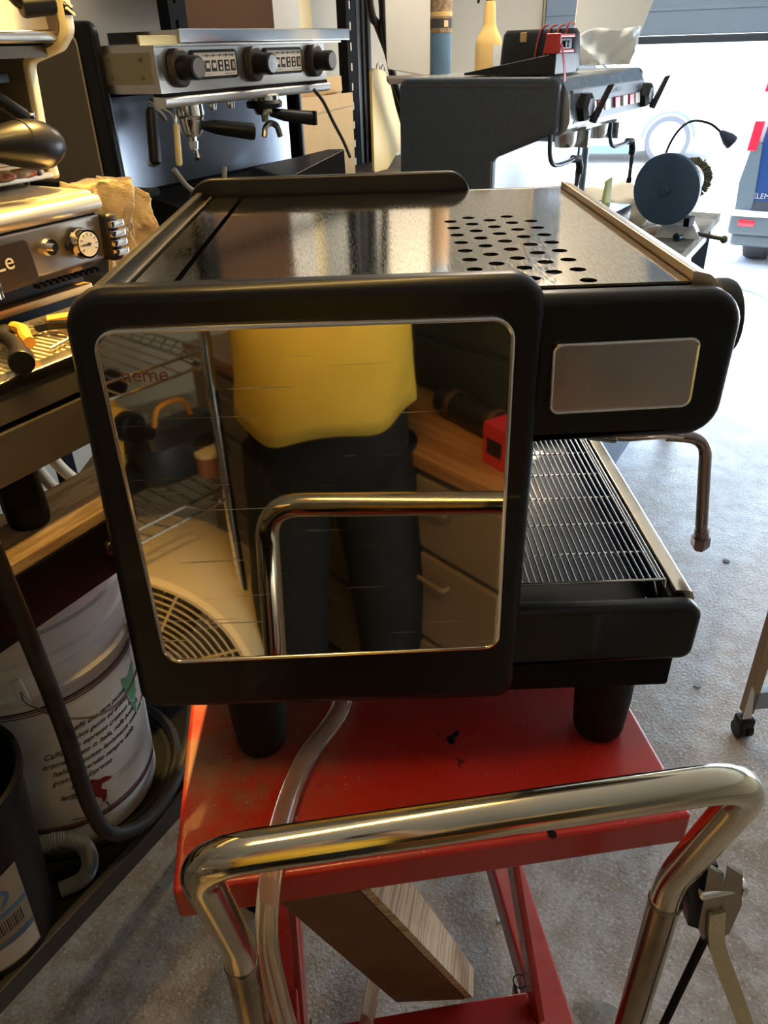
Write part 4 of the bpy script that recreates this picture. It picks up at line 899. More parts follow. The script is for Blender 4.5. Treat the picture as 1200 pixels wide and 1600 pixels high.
bm = NB(); prof = ell(0, 0, 0, .017, .011, 20); tube(bm, [(-.048, -.002, 1.482 + z3), (-.050, -.004, 1.47 + z3), (-.066, -.006, 1.36 + z3), (-.067, -.006, 1.352 + z3)], .015, 16, True, [.009, .0150, .0155, .009]); obj('hanging_handle', bm, blackg, g3, label='long black hanging handle')
bm = NB(); tube(bm, smooth([(-.046, .0, 1.485 + z3), (-.030, .0, 1.478 + z3), (-.012, .0, 1.466 + z3), (.0, .0, 1.45 + z3)], 5), .006, 10); obj('handle_hook', bm, oldsteel, g3)
bm = NB(); cyl(bm, (.12, .194, 1.325 + z3), (.12, .18, 1.325 + z3), .008, seg=10); obj('splash_bolt', bm, chrome, g3)
for x in (.20, .255, .335):
    bm = NB(); lathe(bm, [(0, 1.455), (.011, 1.455), (.013, 1.47), (.010, 1.478), (0, 1.478)], 14, org=(x, .06, z3)); obj('dose_nozzle', bm, chrome, g3)
bm = hexa(NB(), [(.02, .02, 1.10 + z3), (.74, .02, 1.10 + z3), (.74, .19, 1.10 + z3), (.02, .19, 1.10 + z3), (.05, .05, 1.225 + z3), (.74, -.03, 1.225 + z3), (.74, .19, 1.255 + z3), (.05, .19, 1.255 + z3)], .004); obj('lower_body', bm, blackm, g3)
bm = hexa(NB(), [(.42, -.01, 1.21 + z3), (.76, -.06, 1.225 + z3), (.78, .02, 1.235 + z3), (.46, .15, 1.23 + z3), (.50, .0, 1.245 + z3), (.765, -.055, 1.305 + z3), (.785, .02, 1.300 + z3), (.52, .15, 1.27 + z3)], .005); obj('knock_tray', bm, blackp, g3)
bm = NB(); tube(bm, smooth([(.655, -.02, 1.486 + z3), (.69, -.03, 1.45 + z3), (.73, -.04, 1.385 + z3), (.765, -.05, 1.33 + z3), (.79, -.06, 1.275 + z3)], 6), .0055, 10); obj('steam_wand', bm, M('dark_pipe', (.12, .11, .10), .35, .8), g3)
for (x, y) in ((.04, .04), (.72, .02), (.04, .5), (.72, .5)):
    bm = NB(); cyl(bm, (x, y, 0), (x, y, .03), .02, .022, 16); obj('foot', bm, rubber, g3)
bm = NB(); tube(bm, [wp(*q) for q in smooth([(1.60, 1.55, 1.34), (1.64, 1.545, 1.29), (1.70, 1.54, 1.262), (1.77, 1.54, 1.275), (1.80, 1.55, 1.32)], 6)], .007, 10)
tag(obj('grey_hose', bm, M('grey_hose', (.22, .20, .17), .5)), 'grey hose looping under the machine with round knobs', 'hose')
# folded cartons behind
def carton(name, label, s0, s1, p, z0, z1, th, yaw=0, lean=0, lines=True):
    t = thing(name, label, 'cardboard', wp(s0, p, z0), rot=(lean, 0, RW + yaw), group=None)
    w = s1 - s0; h = z1 - z0
    obj('outer_sheet', B(0, w, 0, th * .45, 0, h, .001), brown_card, t); obj('inner_sheet', B(.004, w - .002, th * .5, th, 0, h - .004, .001), brown_card, t)
    obj('flap', hexa(NB(), [(0, -.004, h * .80), (w, -.004, h * .86), (w, .0, h * .86), (0, 0, h * .80), (0, -.002, h), (w, -.002, h), (w, .0, h), (0, 0, h)]), brown_card, t)
    return t
carton('folded_carton', 'large folded kraft carton beside the black perforated upright', 2.70, 3.20, 1.99, 1.0855, 1.43, .03)
carton('folded_carton', 'taller kraft carton standing behind the folded one', 2.72, 3.21, 2.06, 1.0855, 1.493, .03, -.02)
carton('folded_carton', 'kraft carton seen through the gap under the machine with knobs', 2.52, 2.70, 2.20, 1.0855, 1.49, .02)
# shelf rack: perforated uprights with real slots
rk = thing('shelf_rack', 'black perforated steel rack against the tan wall', 'rack', wp(0, 0, 0), RW)
def upright(s0, s1, p, ztop=2.5):
    hs = []
    zc = 1.10
    while zc < ztop - .05:
        hs.append(rp([(s0 + .026, zc - .017), (s0 + .043, zc - .017), (s0 + .043, zc + .017), (s0 + .026, zc + .017)], .005, 3)); zc += .083
    o = plate('upright', [(s0, 0), (s1, 0), (s1, ztop), (s0, ztop)], blackm, .003, 'xz', p, 0, hs, rk)
    obj('upright_flange', B(s0, s0 + .003, p, p + .05, 0, ztop), blackm, rk)
upright(2.44, 2.53, 2.27); upright(3.575, 3.66, 2.24)
obj('upright_front', B(3.66, 3.79, 2.235, 2.245, 0, 2.5, .002), M('ribbed_black', (.03, .03, .032), .35), rk)
bm = NB(); tube(bm, [(3.70, 2.23, 0.02), (3.70, 2.23, 2.5)], .008, 8); tube(bm, [(3.745, 2.228, 0.02), (3.745, 2.228, 2.5)], .010, 8); obj('conduit', bm, blackp, rk)
obj('rack_board', B(2.45, 3.08, 2.285, 2.30, 1.667, 2.35, .002), M('chocolate_board', (.075, .034, .012), .75, spec=.2), rk, label='dark chocolate brown board')
obj('rack_board', B(3.085, 3.29, 2.30, 2.315, 1.40, 2.45, .002), M('beige_board', (.55, .50, .42), .6), rk, label='beige board')
obj('rack_shelf', B(2.44, 3.79, 2.24, 2.50, 1.985, 2.01, .002), blackm, rk)
for i, (a, b) in enumerate(((3.30, 3.405), (3.42, 3.53))):
    tag(obj('cream_plank', B(a, b, 2.40, 2.42, 1.0855, 2.6, .002), M('cream_wood', (.80, .66, .40), .6)) , ['cream plank left of the dark slit beside the perforated upright', 'cream plank right of the dark slit beside the perforated upright'][i], 'plank')
    bpy.data.objects[-1] if False else None
for o in COL.objects:
    if o.name.startswith('cream_plank'): o.location = wp(0, 0, 0); o.rotation_euler = (0, 0, RW)
# yellow panels with corner eyelets
for i, (s0, p, w, h, lean) in enumerate(((3.375, 2.0, .32, .41, -.02), (3.54, 2.07, .27, .40, 0))):
    t = thing('cream_cover', ['cream plastic cover leaning left of the hanging black cables', 'cream plastic cover behind the hanging black cables'][i], 'panel', wp(s0, p, 1.0855), rot=(0, 0, RW))
    o = [(0, .0), (w * .40, 0), (w * .94, .11), (w, .15), (w * .30, h + .01), (.02, h + .02), (0, h)]
    plate('cover_face', rp(o, .012), creamp, .014, 'xz', 0, .004, parent=t)
    bm = NB(); cyl(bm, (w - .04, -.008, .145), (w - .04, -.011, .145), .008, seg=14); obj('eyelet', bm, oldsteel, t)
    bm = NB(); tube(bm, [Vector((.07 + .016 * math.cos(a), -.002, h + .02 + .016 * math.sin(a))) for a in [k * PI / 8 for k in range(17)]], .003, 8, False); obj('ring', bm, oldsteel, t)
for i, pts in enumerate(([(3.186, 1.93, 2.237), (3.268, 1.93, 1.761), (3.331, 1.93, 1.672), (3.409, 1.93, 1.577), (3.446, 1.93, 1.503), (3.501, 1.93, 1.373), (3.581, 1.93, 1.233), (3.636, 1.93, 1.09)], [(3.27, 1.9, 2.239), (3.322, 1.9, 1.761), (3.337, 1.9, 1.648), (3.409, 1.9, 1.48), (3.522, 1.9, 1.322), (3.613, 1.9, 1.226), (3.668, 1.9, 1.09)])):
    bm = NB(); tube(bm, [wp(*q) for q in smooth(pts, 6)], .017, 10)
    tag(obj('black_cable', bm, blackp), ['left of the two black cables hanging beside the cream covers', 'right of the two black cables hanging beside the cream covers'][i], 'cable')
# ================================================================ WALL SHELF, BOARD, TUBE, SPRAY BOTTLE (behind the grey machine)
ws = thing('stock_shelf', 'dark shelf behind the grey espresso machine', 'shelf', (0, 0, 0))
obj('shelf_board', B(.10, .90, 2.78, 3.10, 1.47, 1.49, .002), M('grey_brown_shelf', (.22, .18, .15), .6), ws)
for x, z in ((.24, 1.086), (.86, .951)): obj('shelf_post', B(x - .02, x + .02, 2.92, 2.96, z, 1.47, .002), blackm, ws)
t = thing('pale_board', 'off-white flat board standing left of the blue tube', 'panel', (.095, 2.80, 1.491), rot=(-.02, 0, .04))
plate('panel_face', rp([(.0, .03), (.165, .0), (.175, .9), (-.01, .9)], .012), wallw, .014, 'xz', .01, .003, parent=t)
t = thing('blue_tube', 'blue cardboard tube with brown printed label', 'tube', (.305, 2.84, 1.49))
bm = NB(); lathe(bm, [(0, 0), (.041, 0), (.041, .9), (0, .9)], 40); obj('tube_body', bm, M('blue_tube_card', (.12, .22, .34), .45), t)
bm = NB(); lathe(bm, [(.0415, .145), (.0418, .145), (.0418, .60), (.0415, .60)], 40); obj('tube_label', bm, M('brown_label', (.22, .14, .08), .5, noise=.8, nscale=90, col2=(.4, .28, .16)), t)
for z0, z1, m in ((.197, .212, M('ochre_stripe', (.72, .48, .18), .5)), (.160, .190, M('dark_stripe', (.06, .05, .05), .5))):
    bm = NB(); lathe(bm, [(.0421, z0), (.0424, z0), (.0424, z1), (.0421, z1)], 40); obj('label_stripe', bm, m, t)
bm = NB(); hexa(bm, [(.008, -.0432, .163), (.024, -.036, .163), (.024, -.030, .163), (.008, -.034, .163), (.008, -.0432, .184), (.024, -.036, .184), (.024, -.030, .184), (.008, -.034, .184)]); obj('barcode_patch', bm, M('ochre_patch', (.75, .58, .32), .5), t)
t = thing('spray_bottle', 'tan spray bottle with black trigger on the shelf behind the red tool', 'bottle', (.49, 2.84, 1.49))
bm = NB(); loft(bm, [ell(0, 0, z, rx, ry, 28, .8) for z, rx, ry in ((0, .048, .03), (.01, .052, .033), (.10, .052, .033), (.125, .046, .030), (.150, .030, .024), (.170, .024, .021), (.235, .020, .019), (.243, .015, .015))]); obj('bottle_body', bm, M('amber_fluid', (.80, .54, .20), .25, coat=.5), t)
bm = NB(); bcyl(bm, (0, 0, .243), (0, 0, .275), .0185, .002, 18); box(bm, -.04, .03, -.012, .012, .273, .305, .006); tube(bm, smooth([(-.022, 0, .28), (-.040, 0, .262), (-.046, 0, .235)], 4), .005, 8); cyl(bm, (-.055, 0, .294), (-.038, 0, .294), .009, seg=12); obj('trigger_head', bm, blackp, t)
bm = NB(); box(bm, .012, .046, -.0345, -.0335, .03, .10, .001); obj('bottle_label', bm, whitep, t)
# ================================================================ TOOLS ON THE GREY MACHINE
Cx, Cy = .527459, 1.843724; R3 = math.radians(55)
d3 = Vector((math.cos(R3), math.sin(R3), 0)); n3 = Vector((-math.sin(R3), math.cos(R3), 0))
def m3(x, y, z): v = Vector((Cx, Cy, 0)) + d3 * x + n3 * y; return Vector((v.x, v.y, z))
t = thing('tool_case', 'black wedge-shaped case lying on the grey espresso machine', 'case', m3(0, 0, 1.5165), R3)
obj('case_body', hexa(NB(), [(.02, .29, 0), (.02, .0, 0), (.18, .0, 0), (.18, .29, 0), (.02, .29, .006), (.02, .0, .052), (.18, .0, .052), (.18, .29, .006)], .003), M('case_black', (.02, .022, .025), .4), t)
t = thing('drill_bag', 'black tool bag with red piping behind the wedge case', 'bag', m3(.20, .03, 1.5165), R3)
bm = NB(); loft(bm, [ell(.05, .12, z, rx, ry, 28, .55) for z, rx, ry in ((0, .045, .12), (.01, .05, .125), (.06, .048, .122), (.10, .040, .118), (.112, .03, .11))]); obj('bag_body', bm, MATS['case_black'], t)
for k in range(4):
    y = .03 + k * .028; bm = NB(); tube(bm, smooth([(-.003, y, .01), (-.004, y - .004, .06), (.015, y - .01, .112 + .01 * (k == 0)), (.05, y - .014, .122)], 5), .003, 8); obj('red_cord', bm, M('red_cord', (.42, .05, .05), .4), t)
obj('ochre_tag', B(-.003, .003, .145, .165, .08, .105, .002), MATS['ochre_stripe'], t)
t = thing('red_tool', 'red and black battery clamp tool hanging over the front of the grey machine', 'tool', m3(.02, .0, 1.5695), R3)
rt2 = M('bright_red_plastic', (.65, .06, .06), .35)
bm = NB(); box(bm, -.005, .10, -.012, .0, 0, .008, .002); box(bm, -.005, .10, -.012, .0, .036, .044, .002); box(bm, -.012, -.002, -.014, .03, -.002, .046, .003); obj('jaw_frame', bm, rt2, t)
bm = NB(); box(bm, .0, .085, -.010, .03, .008, .036, .003); bcyl(bm, (.03, -.016, .02), (.03, -.01, .02), .008, .001, 12); bcyl(bm, (.052, -.016, .02), (.052, -.01, .02), .008, .001, 12); obj('battery_block', bm, blackp, t)
bm = NB(); pts = smooth([(-.002, -.016, .02), (.002, -.022, -.01), (.010, -.026, -.045), (.008, -.030, -.09), (.004, -.034, -.105)], 5)
for a, b in zip(pts, pts[1:]):
    w = .007; hexa(bm, [a + Vector((-w, 0, 0)), a + Vector((w, 0, 0)), a + Vector((w, .002, 0)), a + Vector((-w, .002, 0)), b + Vector((-w * .8, 0, 0)), b + Vector((w * .8, 0, 0)), b + Vector((w * .8, .002, 0)), b + Vector((-w * .8, .002, 0))])
obj('red_strap', bm, rt2, t)
# crumpled white sheeting in front of the door jamb
bm = NB(); nu, nv = 34, 26; V = []
for j in range(nv):
    for i in range(nu):
        u, v = i / (nu - 1), j / (nv - 1)
        x = (.717 + .172 * u) * (1 - v) + (.600 + .318 * u) * v; z = 1.524 + (.072 + .04 * u) * v
        if v > .97: z -= .012 * math.sin(u * 9)
        y = 2.32 + .008 * math.sin(u * 9 + v * 5) + .005 * math.sin(u * 23 - v * 11) + .03 * abs(math.sin(u * 5 + v + 1))
        V.append(bm.verts.new((x, y, z)))
for j in range(nv - 1):
    for i in range(nu - 1): bm.faces.new((V[j * nu + i], V[j * nu + i + 1], V[(j + 1) * nu + i + 1], V[(j + 1) * nu + i]))
o = obj('plastic_sheeting', bm, M('white_sheeting', (.80, .84, .84), .3, coat=.3), ang=50); md = o.modifiers.new('t', 'SOLIDIFY'); md.thickness = .002
tag(o, 'crumpled white plastic sheeting between the grey machine and the roll-up door', 'plastic sheet')
t = thing('leaning_board', 'tall pale board slanting in front of the roll-up door edge', 'board', (1.0, 2.62, 1.4), 0)
obj('board_face', hexa(NB(), [(-.24, 0, .16), (-.025, 0, .12), (-.025, .012, .12), (-.24, .012, .16), (-.20, 0, .95), (.24, 0, .95), (.24, .012, .95), (-.20, .012, .95)], .002), wallw, t)
for x in (-.10, .20):
    bm = NB(); tube(bm, [(x, .006, .94), (x, .006, 1.35)], .002, 6); obj('hanging_wire', bm, oldsteel, t)
# ================================================================ GREY MACHINE (front to the right)
tb = thing('steel_table', 'long steel topped table running towards the roll-up door', 'table', wp(0, 0, 0), RW)
tm = M('grimy_table_steel', (.24, .24, .21), .85, .0, spec=.1, noise=.8, nscale=9, col2=(.16, .14, .11))
obj('table_top', B(1.75, 3.70, .475, 1.46, .915, .95, .003), tm, tb)
for s in (1.80, 3.64):
    for p in (.52, 1.42): obj('leg', B(s - .03, s + .03, p - .03, p + .03, 0, .915, .002), M('slate_steel', (.10, .13, .17), .5), tb)
obj('table_shelf', B(1.80, 3.64, .52, 1.42, .28, .30, .002), MATS['slate_steel'], tb)
obj('apron', B(1.80, 3.64, .50, .515, .85, .915, .002), MATS['slate_steel'], tb)
g4 = thing('espresso_machine', 'dark grey espresso machine with paddle levers and red switches near the roll-up door', 'espresso machine', m3(0, 0, .951), R3)
z4 = -.951
co = [(-.03, 1.512), (.498, 1.511), (.498, 1.02), (.165, 1.02), (.165, 1.297), (-.032, 1.372)]
co = rp([(y, z + z4) for y, z in co], [.022, .03, .02, .015, .02, .015])
for x in (-.0, .72): plate('side_cheek', co, darkgrey, .030, 'yz', x, .009, parent=g4, bres=3)
obj('cheek_ridge', B(-.017, -.014, -.02, .485, 1.488 + z4, 1.492 + z4, .001), M('ridge_grey', (.09, .092, .10), .4), g4)
hexa_ = hexa(NB(), [(-.0165, .168, 1.05 + z4), (-.0150, .168, 1.05 + z4), (-.0150, .175, 1.05 + z4), (-.0165, .175, 1.05 + z4), (-.0165, .168, 1.29 + z4), (-.0150, .168, 1.29 + z4), (-.0150, .175, 1.29 + z4), (-.0165, .175, 1.29 + z4)]); bar(hexa_, (-.0155, -.02, 1.385 + z4), (-.0155, .40, 1.225 + z4), .003, .002, 0); obj('cheek_seam', hexa_, MATS['ridge_grey'], g4)
s4 = M('cool_steel', (.60, .62, .62), .25, 1, rvar=.05, nscale=20)
bm = NB(); prof = rp([(-.052, 1.378 + z4), (-.060, 1.400 + z4), (-.048, 1.470 + z4), (-.020, 1.512 + z4), (.10, 1.512 + z4), (.10, 1.36 + z4), (-.03, 1.362 + z4)], [.012, .02, .02, .02, .001, .001, .012], 5)
loft(bm, [[Vector((x, y, z)) for y, z in prof] for x in (.014, .70)]); obj('front_shell', bm, s4, g4)
obj('top_plate', B(.016, .70, .0, .48, 1.503 + z4, 1.513 + z4, .002), s4, g4)
fp = obj('control_panel', hexa(NB(), [(.04, -.0615, 1.392 + z4), (.68, -.0615, 1.392 + z4), (.68, -.05, 1.392 + z4), (.04, -.05, 1.392 + z4), (.04, -.0510, 1.478 + z4), (.68, -.0510, 1.478 + z4), (.68, -.04, 1.478 + z4), (.04, -.04, 1.478 + z4)], .002), M('blue_grey_panel', (.13, .16, .20), .4), g4)
obj('body_core', B(.014, .706, .18, .48, 1.03 + z4, 1.50 + z4), M('inner_grey', (.12, .12, .12), .5), g4)
obj('splash_panel', B(.016, .704, .170, .1795, 1.075 + z4, 1.36 + z4, .002), M('pale_reflection_splash', (.80, .85, .85), .3, .3), g4, label='steel splash panel, whitish reflection in its colour')  # whitish cyan reflection put into the panel colour
for i, x in enumerate((.185, .245, .305, .395, .47, .535, .595)):
    red = i in (1, 3, 5)
    sw = obj('switch', hexa(NB(), [(x - .022, -.0665, 1.412 + z4), (x + .022, -.0665, 1.412 + z4), (x + .022, -.055, 1.412 + z4), (x - .022, -.055, 1.412 + z4), (x - .022, -.0625, 1.442 + z4), (x + .022, -.0625, 1.442 + z4), (x + .022, -.05, 1.442 + z4), (x - .022, -.05, 1.442 + z4)], .0015), M('red_switch', (.50, .03, .06), .3) if red else M('ivory_switch', (.72, .70, .62), .4), fp, label='red rocker switch' if red else 'ivory rocker switch')
text('logo_letters', 'SIMONELLI', .024, M('pale_grey_print', (.42, .48, .54), .5), fp, (.40, -.0558, 1.462 + z4), rot=(PI / 2 - .12, 0, 0), label='pale letters SIMONELLI')
for x in (.10, .665):
    bm = NB(); n = 6; loft(bm, [[Vector((x + .045 * math.cos(2 * PI * k / n) * q, y, 1.432 + z4 + .042 * math.sin(2 * PI * k / n) * q)) for k in range(n)] for y, q in ((-.060, 1), (-.078, .95), (-.088, .6))]); hb = obj('lever_hub', bm, blackp, g4)
    bar_ = hexa(NB(), [(x + .0, -.088, 1.392 + z4), (x + .012, -.102, 1.388 + z4), (x + .018, -.096, 1.392 + z4), (x + .006, -.080, 1.396 + z4), (x + .075, -.105, 1.485 + z4), (x + .087, -.119, 1.487 + z4), (x + .095, -.113, 1.486 + z4), (x + .083, -.099, 1.483 + z4)], .002); obj('lever_paddle', bar_, blackp, hb)
for x, k in ((-.005, 0), (.50, 1)):
    pts = [(x - .02, -.02, 1.37), (x - .015, -.022, 1.315), (x + .01, -.028, 1.287), (x + .10, -.032, 1.285), (x + .155, -.036, 1.290), (x + .185, -.04, 1.262), (x + .192 - .03 * (1 - k), -.04, 1.16 + .02 * (1 - k))]
    bm = NB(); tube(bm, smooth([(a, b, c + z4) for a, b, c in pts], 6), .0068, 10); w_ = obj('steam_wand', bm, M('dark_wand', (.05, .06, .07), .35, .6), g4)
    bm = NB(); tube(bm, [(pts[4][0] - .015, pts[4][1] + .005, pts[4][2] + z4 - .001), (pts[4][0] + .012, pts[4][1] - .004, pts[4][2] + z4 - .003), (pts[5][0], pts[5][1], pts[5][2] + z4), (pts[5][0] - .002, pts[5][1], pts[5][2] + z4 - .02)], .0115, 10); obj('rubber_grip', bm, blackp, w_); bm = NB(); bcyl(bm, (pts[6][0], pts[6][1], pts[6][2] + z4 - .012), (pts[6][0], pts[6][1], pts[6][2] + z4 + .006), .0095, .002, 12); obj('wand_tip', bm, blackp, w_)
for x in (.19, .47):
    bm = NB(); lathe(bm, [(0, 1.315), (.030, 1.315), (.036, 1.33), (.038, 1.362), (0, 1.362)], 24, org=(x, .02, z4)); box(bm, x - .03, x + .03, .0, .15, 1.33 + z4, 1.365 + z4, .006); box(bm, x + .04, x + .052, -.04, .04, 1.31 + z4, 1.36 + z4, .003); obj('group_head', bm, s4, g4)
bm = NB(); box(bm, .014, .70, -.06, .17, 1.02 + z4, 1.075 + z4, .006); obj('drip_tray', bm, s4, g4)
for (x, y) in ((.04, .0), (.66, .0), (.04, .44), (.66, .44)):
    bm = NB(); cyl(bm, (x, y, 0), (x, y, .075), .02, .024, 16); obj('foot', bm, rubber, g4)
# ---------------------------------------------------------------- things on the steel table
bm = NB(); tube(bm, [wp(2.72, .80, .951), wp(2.72, .80, 1.40)], .011, 14); bcyl(bm, wp(2.72, .80, .951), wp(2.72, .80, .963), .04, .003, 20)
tag(obj('support_pole', bm, M('slate_pole', (.20, .25, .30), .35, .6)), 'slim slate coloured pole standing between the two steam wands', 'pole')
t = thing('tape_roll', 'blue grey tape roll lying on the steel table', 'tape', wp(2.80, .83, .951))
bm = NB(); lathe(bm, [(.030, 0), (.062, 0), (.062, .036), (.030, .036), (.030, 0)], 40); obj('tape_winding', bm, M('slate_tape', (.16, .24, .32), .4), t)
bm = NB(); lathe(bm, [(.027, .001), (.030, .001), (.030, .037), (.027, .037), (.027, .001)], 40); obj('tape_core', bm, M('tape_core_card', (.4, .38, .34), .7), t)
t = thing('rag_bag', 'pale beige crumpled cloth behind the tape roll', 'cloth', wp(3.25, .83, .951))
bm = NB(); bmesh.ops.create_icosphere(bm, subdivisions=3, radius=1)
for v in bm.verts:
    n_ = 1 + .12 * math.sin(v.co.x * 7 + v.co.y * 3) + .10 * math.sin(v.co.z * 9 + v.co.y * 5); v.co = Vector((v.co.x * .16 * n_, v.co.y * .11 * n_, max(0, (v.co.z + .5) * .10 * n_)))
obj('cloth_heap', bm, M('beige_cloth', (.72, .68, .56), .9), t, ang=60)
t = thing('yellow_pouch', 'small yellow pouch leaning on the beige cloth', 'pouch', wp(3.02, .80, .951), RW - .3)
obj('pouch_body', hexa(NB(), [(0, 0, 0), (.055, 0, 0), (.055, .02, 0), (0, .02, 0), (.02, .01, .20), (.060, .01, .21), (.060, .02, .21), (.02, .02, .20)], .004), M('lime_pouch', (.72, .74, .22), .4), t)
obj('pouch_stripe', hexa(NB(), [(.006, -.001, .03), (.056, -.001, .03), (.056, .004, .03), (.006, .004, .03), (.012, .004, .08), (.057, .004, .08), (.057, .008, .08), (.012, .008, .08)]), M('blue_stripe', (.15, .25, .55), .4), t)
# bench grinder
Rg = math.radians(70)
gr = thing('bench_grinder', 'bench grinder with a big dark buffing disc at the table corner', 'grinder', (1.150, 2.42, .951), Rg)
# local x: away from the viewer along the table, y: to the left
gm = M('pale_grey_casting', (.52, .56, .56), .4)
bm = NB(); hexa(bm, [(-.06, -.11, 0), (.12, -.11, 0), (.12, .06, 0), (-.06, .06, 0), (-.03, -.08, .045), (.10, -.08, .045), (.10, .03, .045), (-.03, .03, .045)], .004); hexa(bm, [(.0, -.07, .04), (.07, -.07, .04), (.07, .02, .04), (.0, .02, .04), (.01, -.05, .13), (.06, -.05, .13), (.06, .01, .13), (.01, .01, .13)], .004); obj('pedestal', bm, gm, gr)
axis = Vector((.93, -.36, .03)).normalized(); c0 = Vector((-.085, .035, .175))
def ac(t): return c0 + axis * t
bm = NB(); bcyl(bm, ac(.055), ac(.215), .058, .010, 32); obj('motor', bm, M('white_motor', (.80, .80, .78), .35), gr)
bm = NB(); bcyl(bm, ac(.075), ac(.20), .0590, .002, 32); [v for v in bm.verts]; 
bmesh.ops.bisect_plane(bm, geom=bm.verts[:] + bm.edges[:] + bm.faces[:], plane_co=ac(.1) + Vector((0, 0, -.028)), plane_no=(0, 0, 1), clear_outer=True); obj('red_motor_band', bm, M('coral_band', (.70, .20, .14), .4), gr)
bm = NB(); fr_ = [ac(-.012), ac(-.008), ac(.008), ac(.012)]; tube(bm, fr_, .12, 56, True, [.112, .122, .122, .112]); dsc = obj('buffing_disc', bm, M('veiled_disc', (.05, .10, .19), .5, noise=.3, nscale=5, col2=(.06, .10, .17), rvar=.1), gr, label='large dark buffing disc, bluish light veil in its colour')  # blue veil of light from the door put into the disc colour
bm = NB(); bcyl(bm, ac(-.030), ac(-.011), .018, .003, 20); cyl(bm, ac(-.036), ac(-.03), .008, seg=6); obj('disc_flange', bm, MATS['veiled_disc'], dsc)
bm = NB(); tube(bm, [ac(.018), ac(.022), ac(.045), ac(.050)], .1, 48, True, [.098, .104, .104, .098]); obj('wheel_guard', bm, M('dark_guard', (.10, .09, .10), .45), gr)
bm = NB(); rr = random.Random(3)
for k in range(150):
    a = 2 * PI * k / 150; u = axis.cross(Vector((0, 0, 1))).normalized(); v_ = axis.cross(u); r_ = .070 + rr.random() * .006
    d = u * math.cos(a) + v_ * math.sin(a); tube(bm, [ac(.235) + d * .03, ac(.235 + rr.random() * .02) + d * r_], .003, 4)
bcyl(bm, ac(.218), ac(.25), .034, .003, 20)
obj('wire_brush_wheel', bm, M('dark_bristle', (.10, .10, .07), .7), gr)
bm = NB(); tube(bm, smooth([ac(.06) + Vector((0, .02, .05)), Vector((.0, .058, .27)), Vector((.0, .035, .345)), Vector((.0, -.01, .388)), Vector((.0, -.075, .382)), Vector((.0, -.130, .345))], 8), .0042, 10); gl = obj('lamp_stalk', bm, blackp, gr)
bm = NB(); a = Vector((.0, -.125, .350)); d = Vector((0, -.75, -.62)).normalized(); tube(bm, [a - d * .012, a, a + d * .025, a + d * .045, a + d * .05], .01, 20, True, [.007, .012, .022, .024, .021]); obj('lamp_head', bm, M('navy_lamp', (.03, .045, .09), .35), gl)
bm = NB(); hexa(bm, [(-.10, -.06, .05), (-.04, -.08, .05), (-.03, -.06, .05), (-.09, -.04, .05), (-.10, -.06, .08), (-.04, -.08, .08), (-.03, -.06, .08), (-.09, -.04, .08)], .003); obj('tool_rest', bm, blackm, gr)
# hammer and rods
def T(s, p, z): return wp(s, p, z)
t = thing('hammer', 'club hammer with pale wooden handle lying in front of the disc', 'hammer', (0, 0, 0))
bm = NB(); tube(bm, [T(3.02, .70, .972), T(3.10, .655, .973), T(3.22, .575, .972), T(3.30, .53, .971)], .015, 14, True, [.013, .015, .017, .018]); obj('wooden_handle', bm, M('pale_handle', (.60, .50, .42), .5), t)
bm = NB(); bcyl(bm, T(2.95, .67, .974), T(3.06, .75, .974), .022, .004, 8); obj('hammer_head', bm, M('blue_black_steel', (.06, .08, .12), .4, .7), t)
names = ['chrome ratchet end lying left of the hammer', 'short bright rod in front of the hammer', 'thin dark rod under the hammer', 'bright socket near the table edge', 'flat spanner near the scratched steel deck', 'dull file lying along the table edge']
for i, (a, b, r_) in enumerate((((2.72, .80), (2.84, .74), .010), ((2.90, .66), (3.0, .60), .006), ((2.70, .68), (2.98, .58), .005), ((3.08, .535), (3.12, .52), .010), ((2.62, .66), (2.80, .60), .007), ((2.60, .60), (2.86, .53), .006))):
    bm = NB(); bcyl(bm, T(*a, .951 + r_), T(*b, .951 + r_), r_, r_ * .3, 10); bcyl(bm, T(*a, .951 + r_ * 1.5), (T(*a, .951 + r_ * 1.5).lerp(T(*b, .951 + r_ * 1.5), .15)), r_ * 1.5, r_ * .3, 8); tag(obj('hand_tool', bm, chrome if i % 2 == 0 else MATS['blue_black_steel']), names[i], 'tool', 'tools on the steel table')
t = thing('vise_bar', 'dark steel bar with a knob sticking out over the table corner', 'bar', (0, 0, 0))
bm = NB(); tube(bm, [T(3.20, .53, .966), T(3.17, .43, .960), T(3.16, .385, .957)], .008, 12); obj('bar_rod', bm, M('dark_bar', (.10, .09, .07), .4, .7), t)
bm = NB(); bmesh.ops.create_icosphere(bm, subdivisions=2, radius=.015, matrix=Matrix.Translation(T(3.157, .378, .956))); obj('bar_knob', bm, MATS['dark_bar'], t)
obj('bar_clamp', hexa(NB(), [T(3.16, .56, .951), T(3.24, .56, .951), T(3.24, .50, .951), T(3.16, .50, .951), T(3.17, .55, .985), T(3.23, .55, .985), T(3.23, .51, .985), T(3.17, .51, .985)]), gm, t)
bm = NB(); tube(bm, [wp(*q) for q in smooth([(5.9, .30, .006), (6.02, .356, .006), (6.15, .45, .006), (6.25, .60, .006), (6.40, .66, .006)], 6)], .012, 8)
tag(obj('ground_cord', bm, M('slate_cord', (.18, .26, .30), .5), loc=(0, 0, -.010)), 'dark cord lying on the bright ground outside the door', 'cord')
# ================================================================ VEHICLES OUTSIDE
van = thing('van', 'blue van with grey cladding and red tail lights parked outside at the right edge', 'van', wp(7.05, .80, -.012), RW)
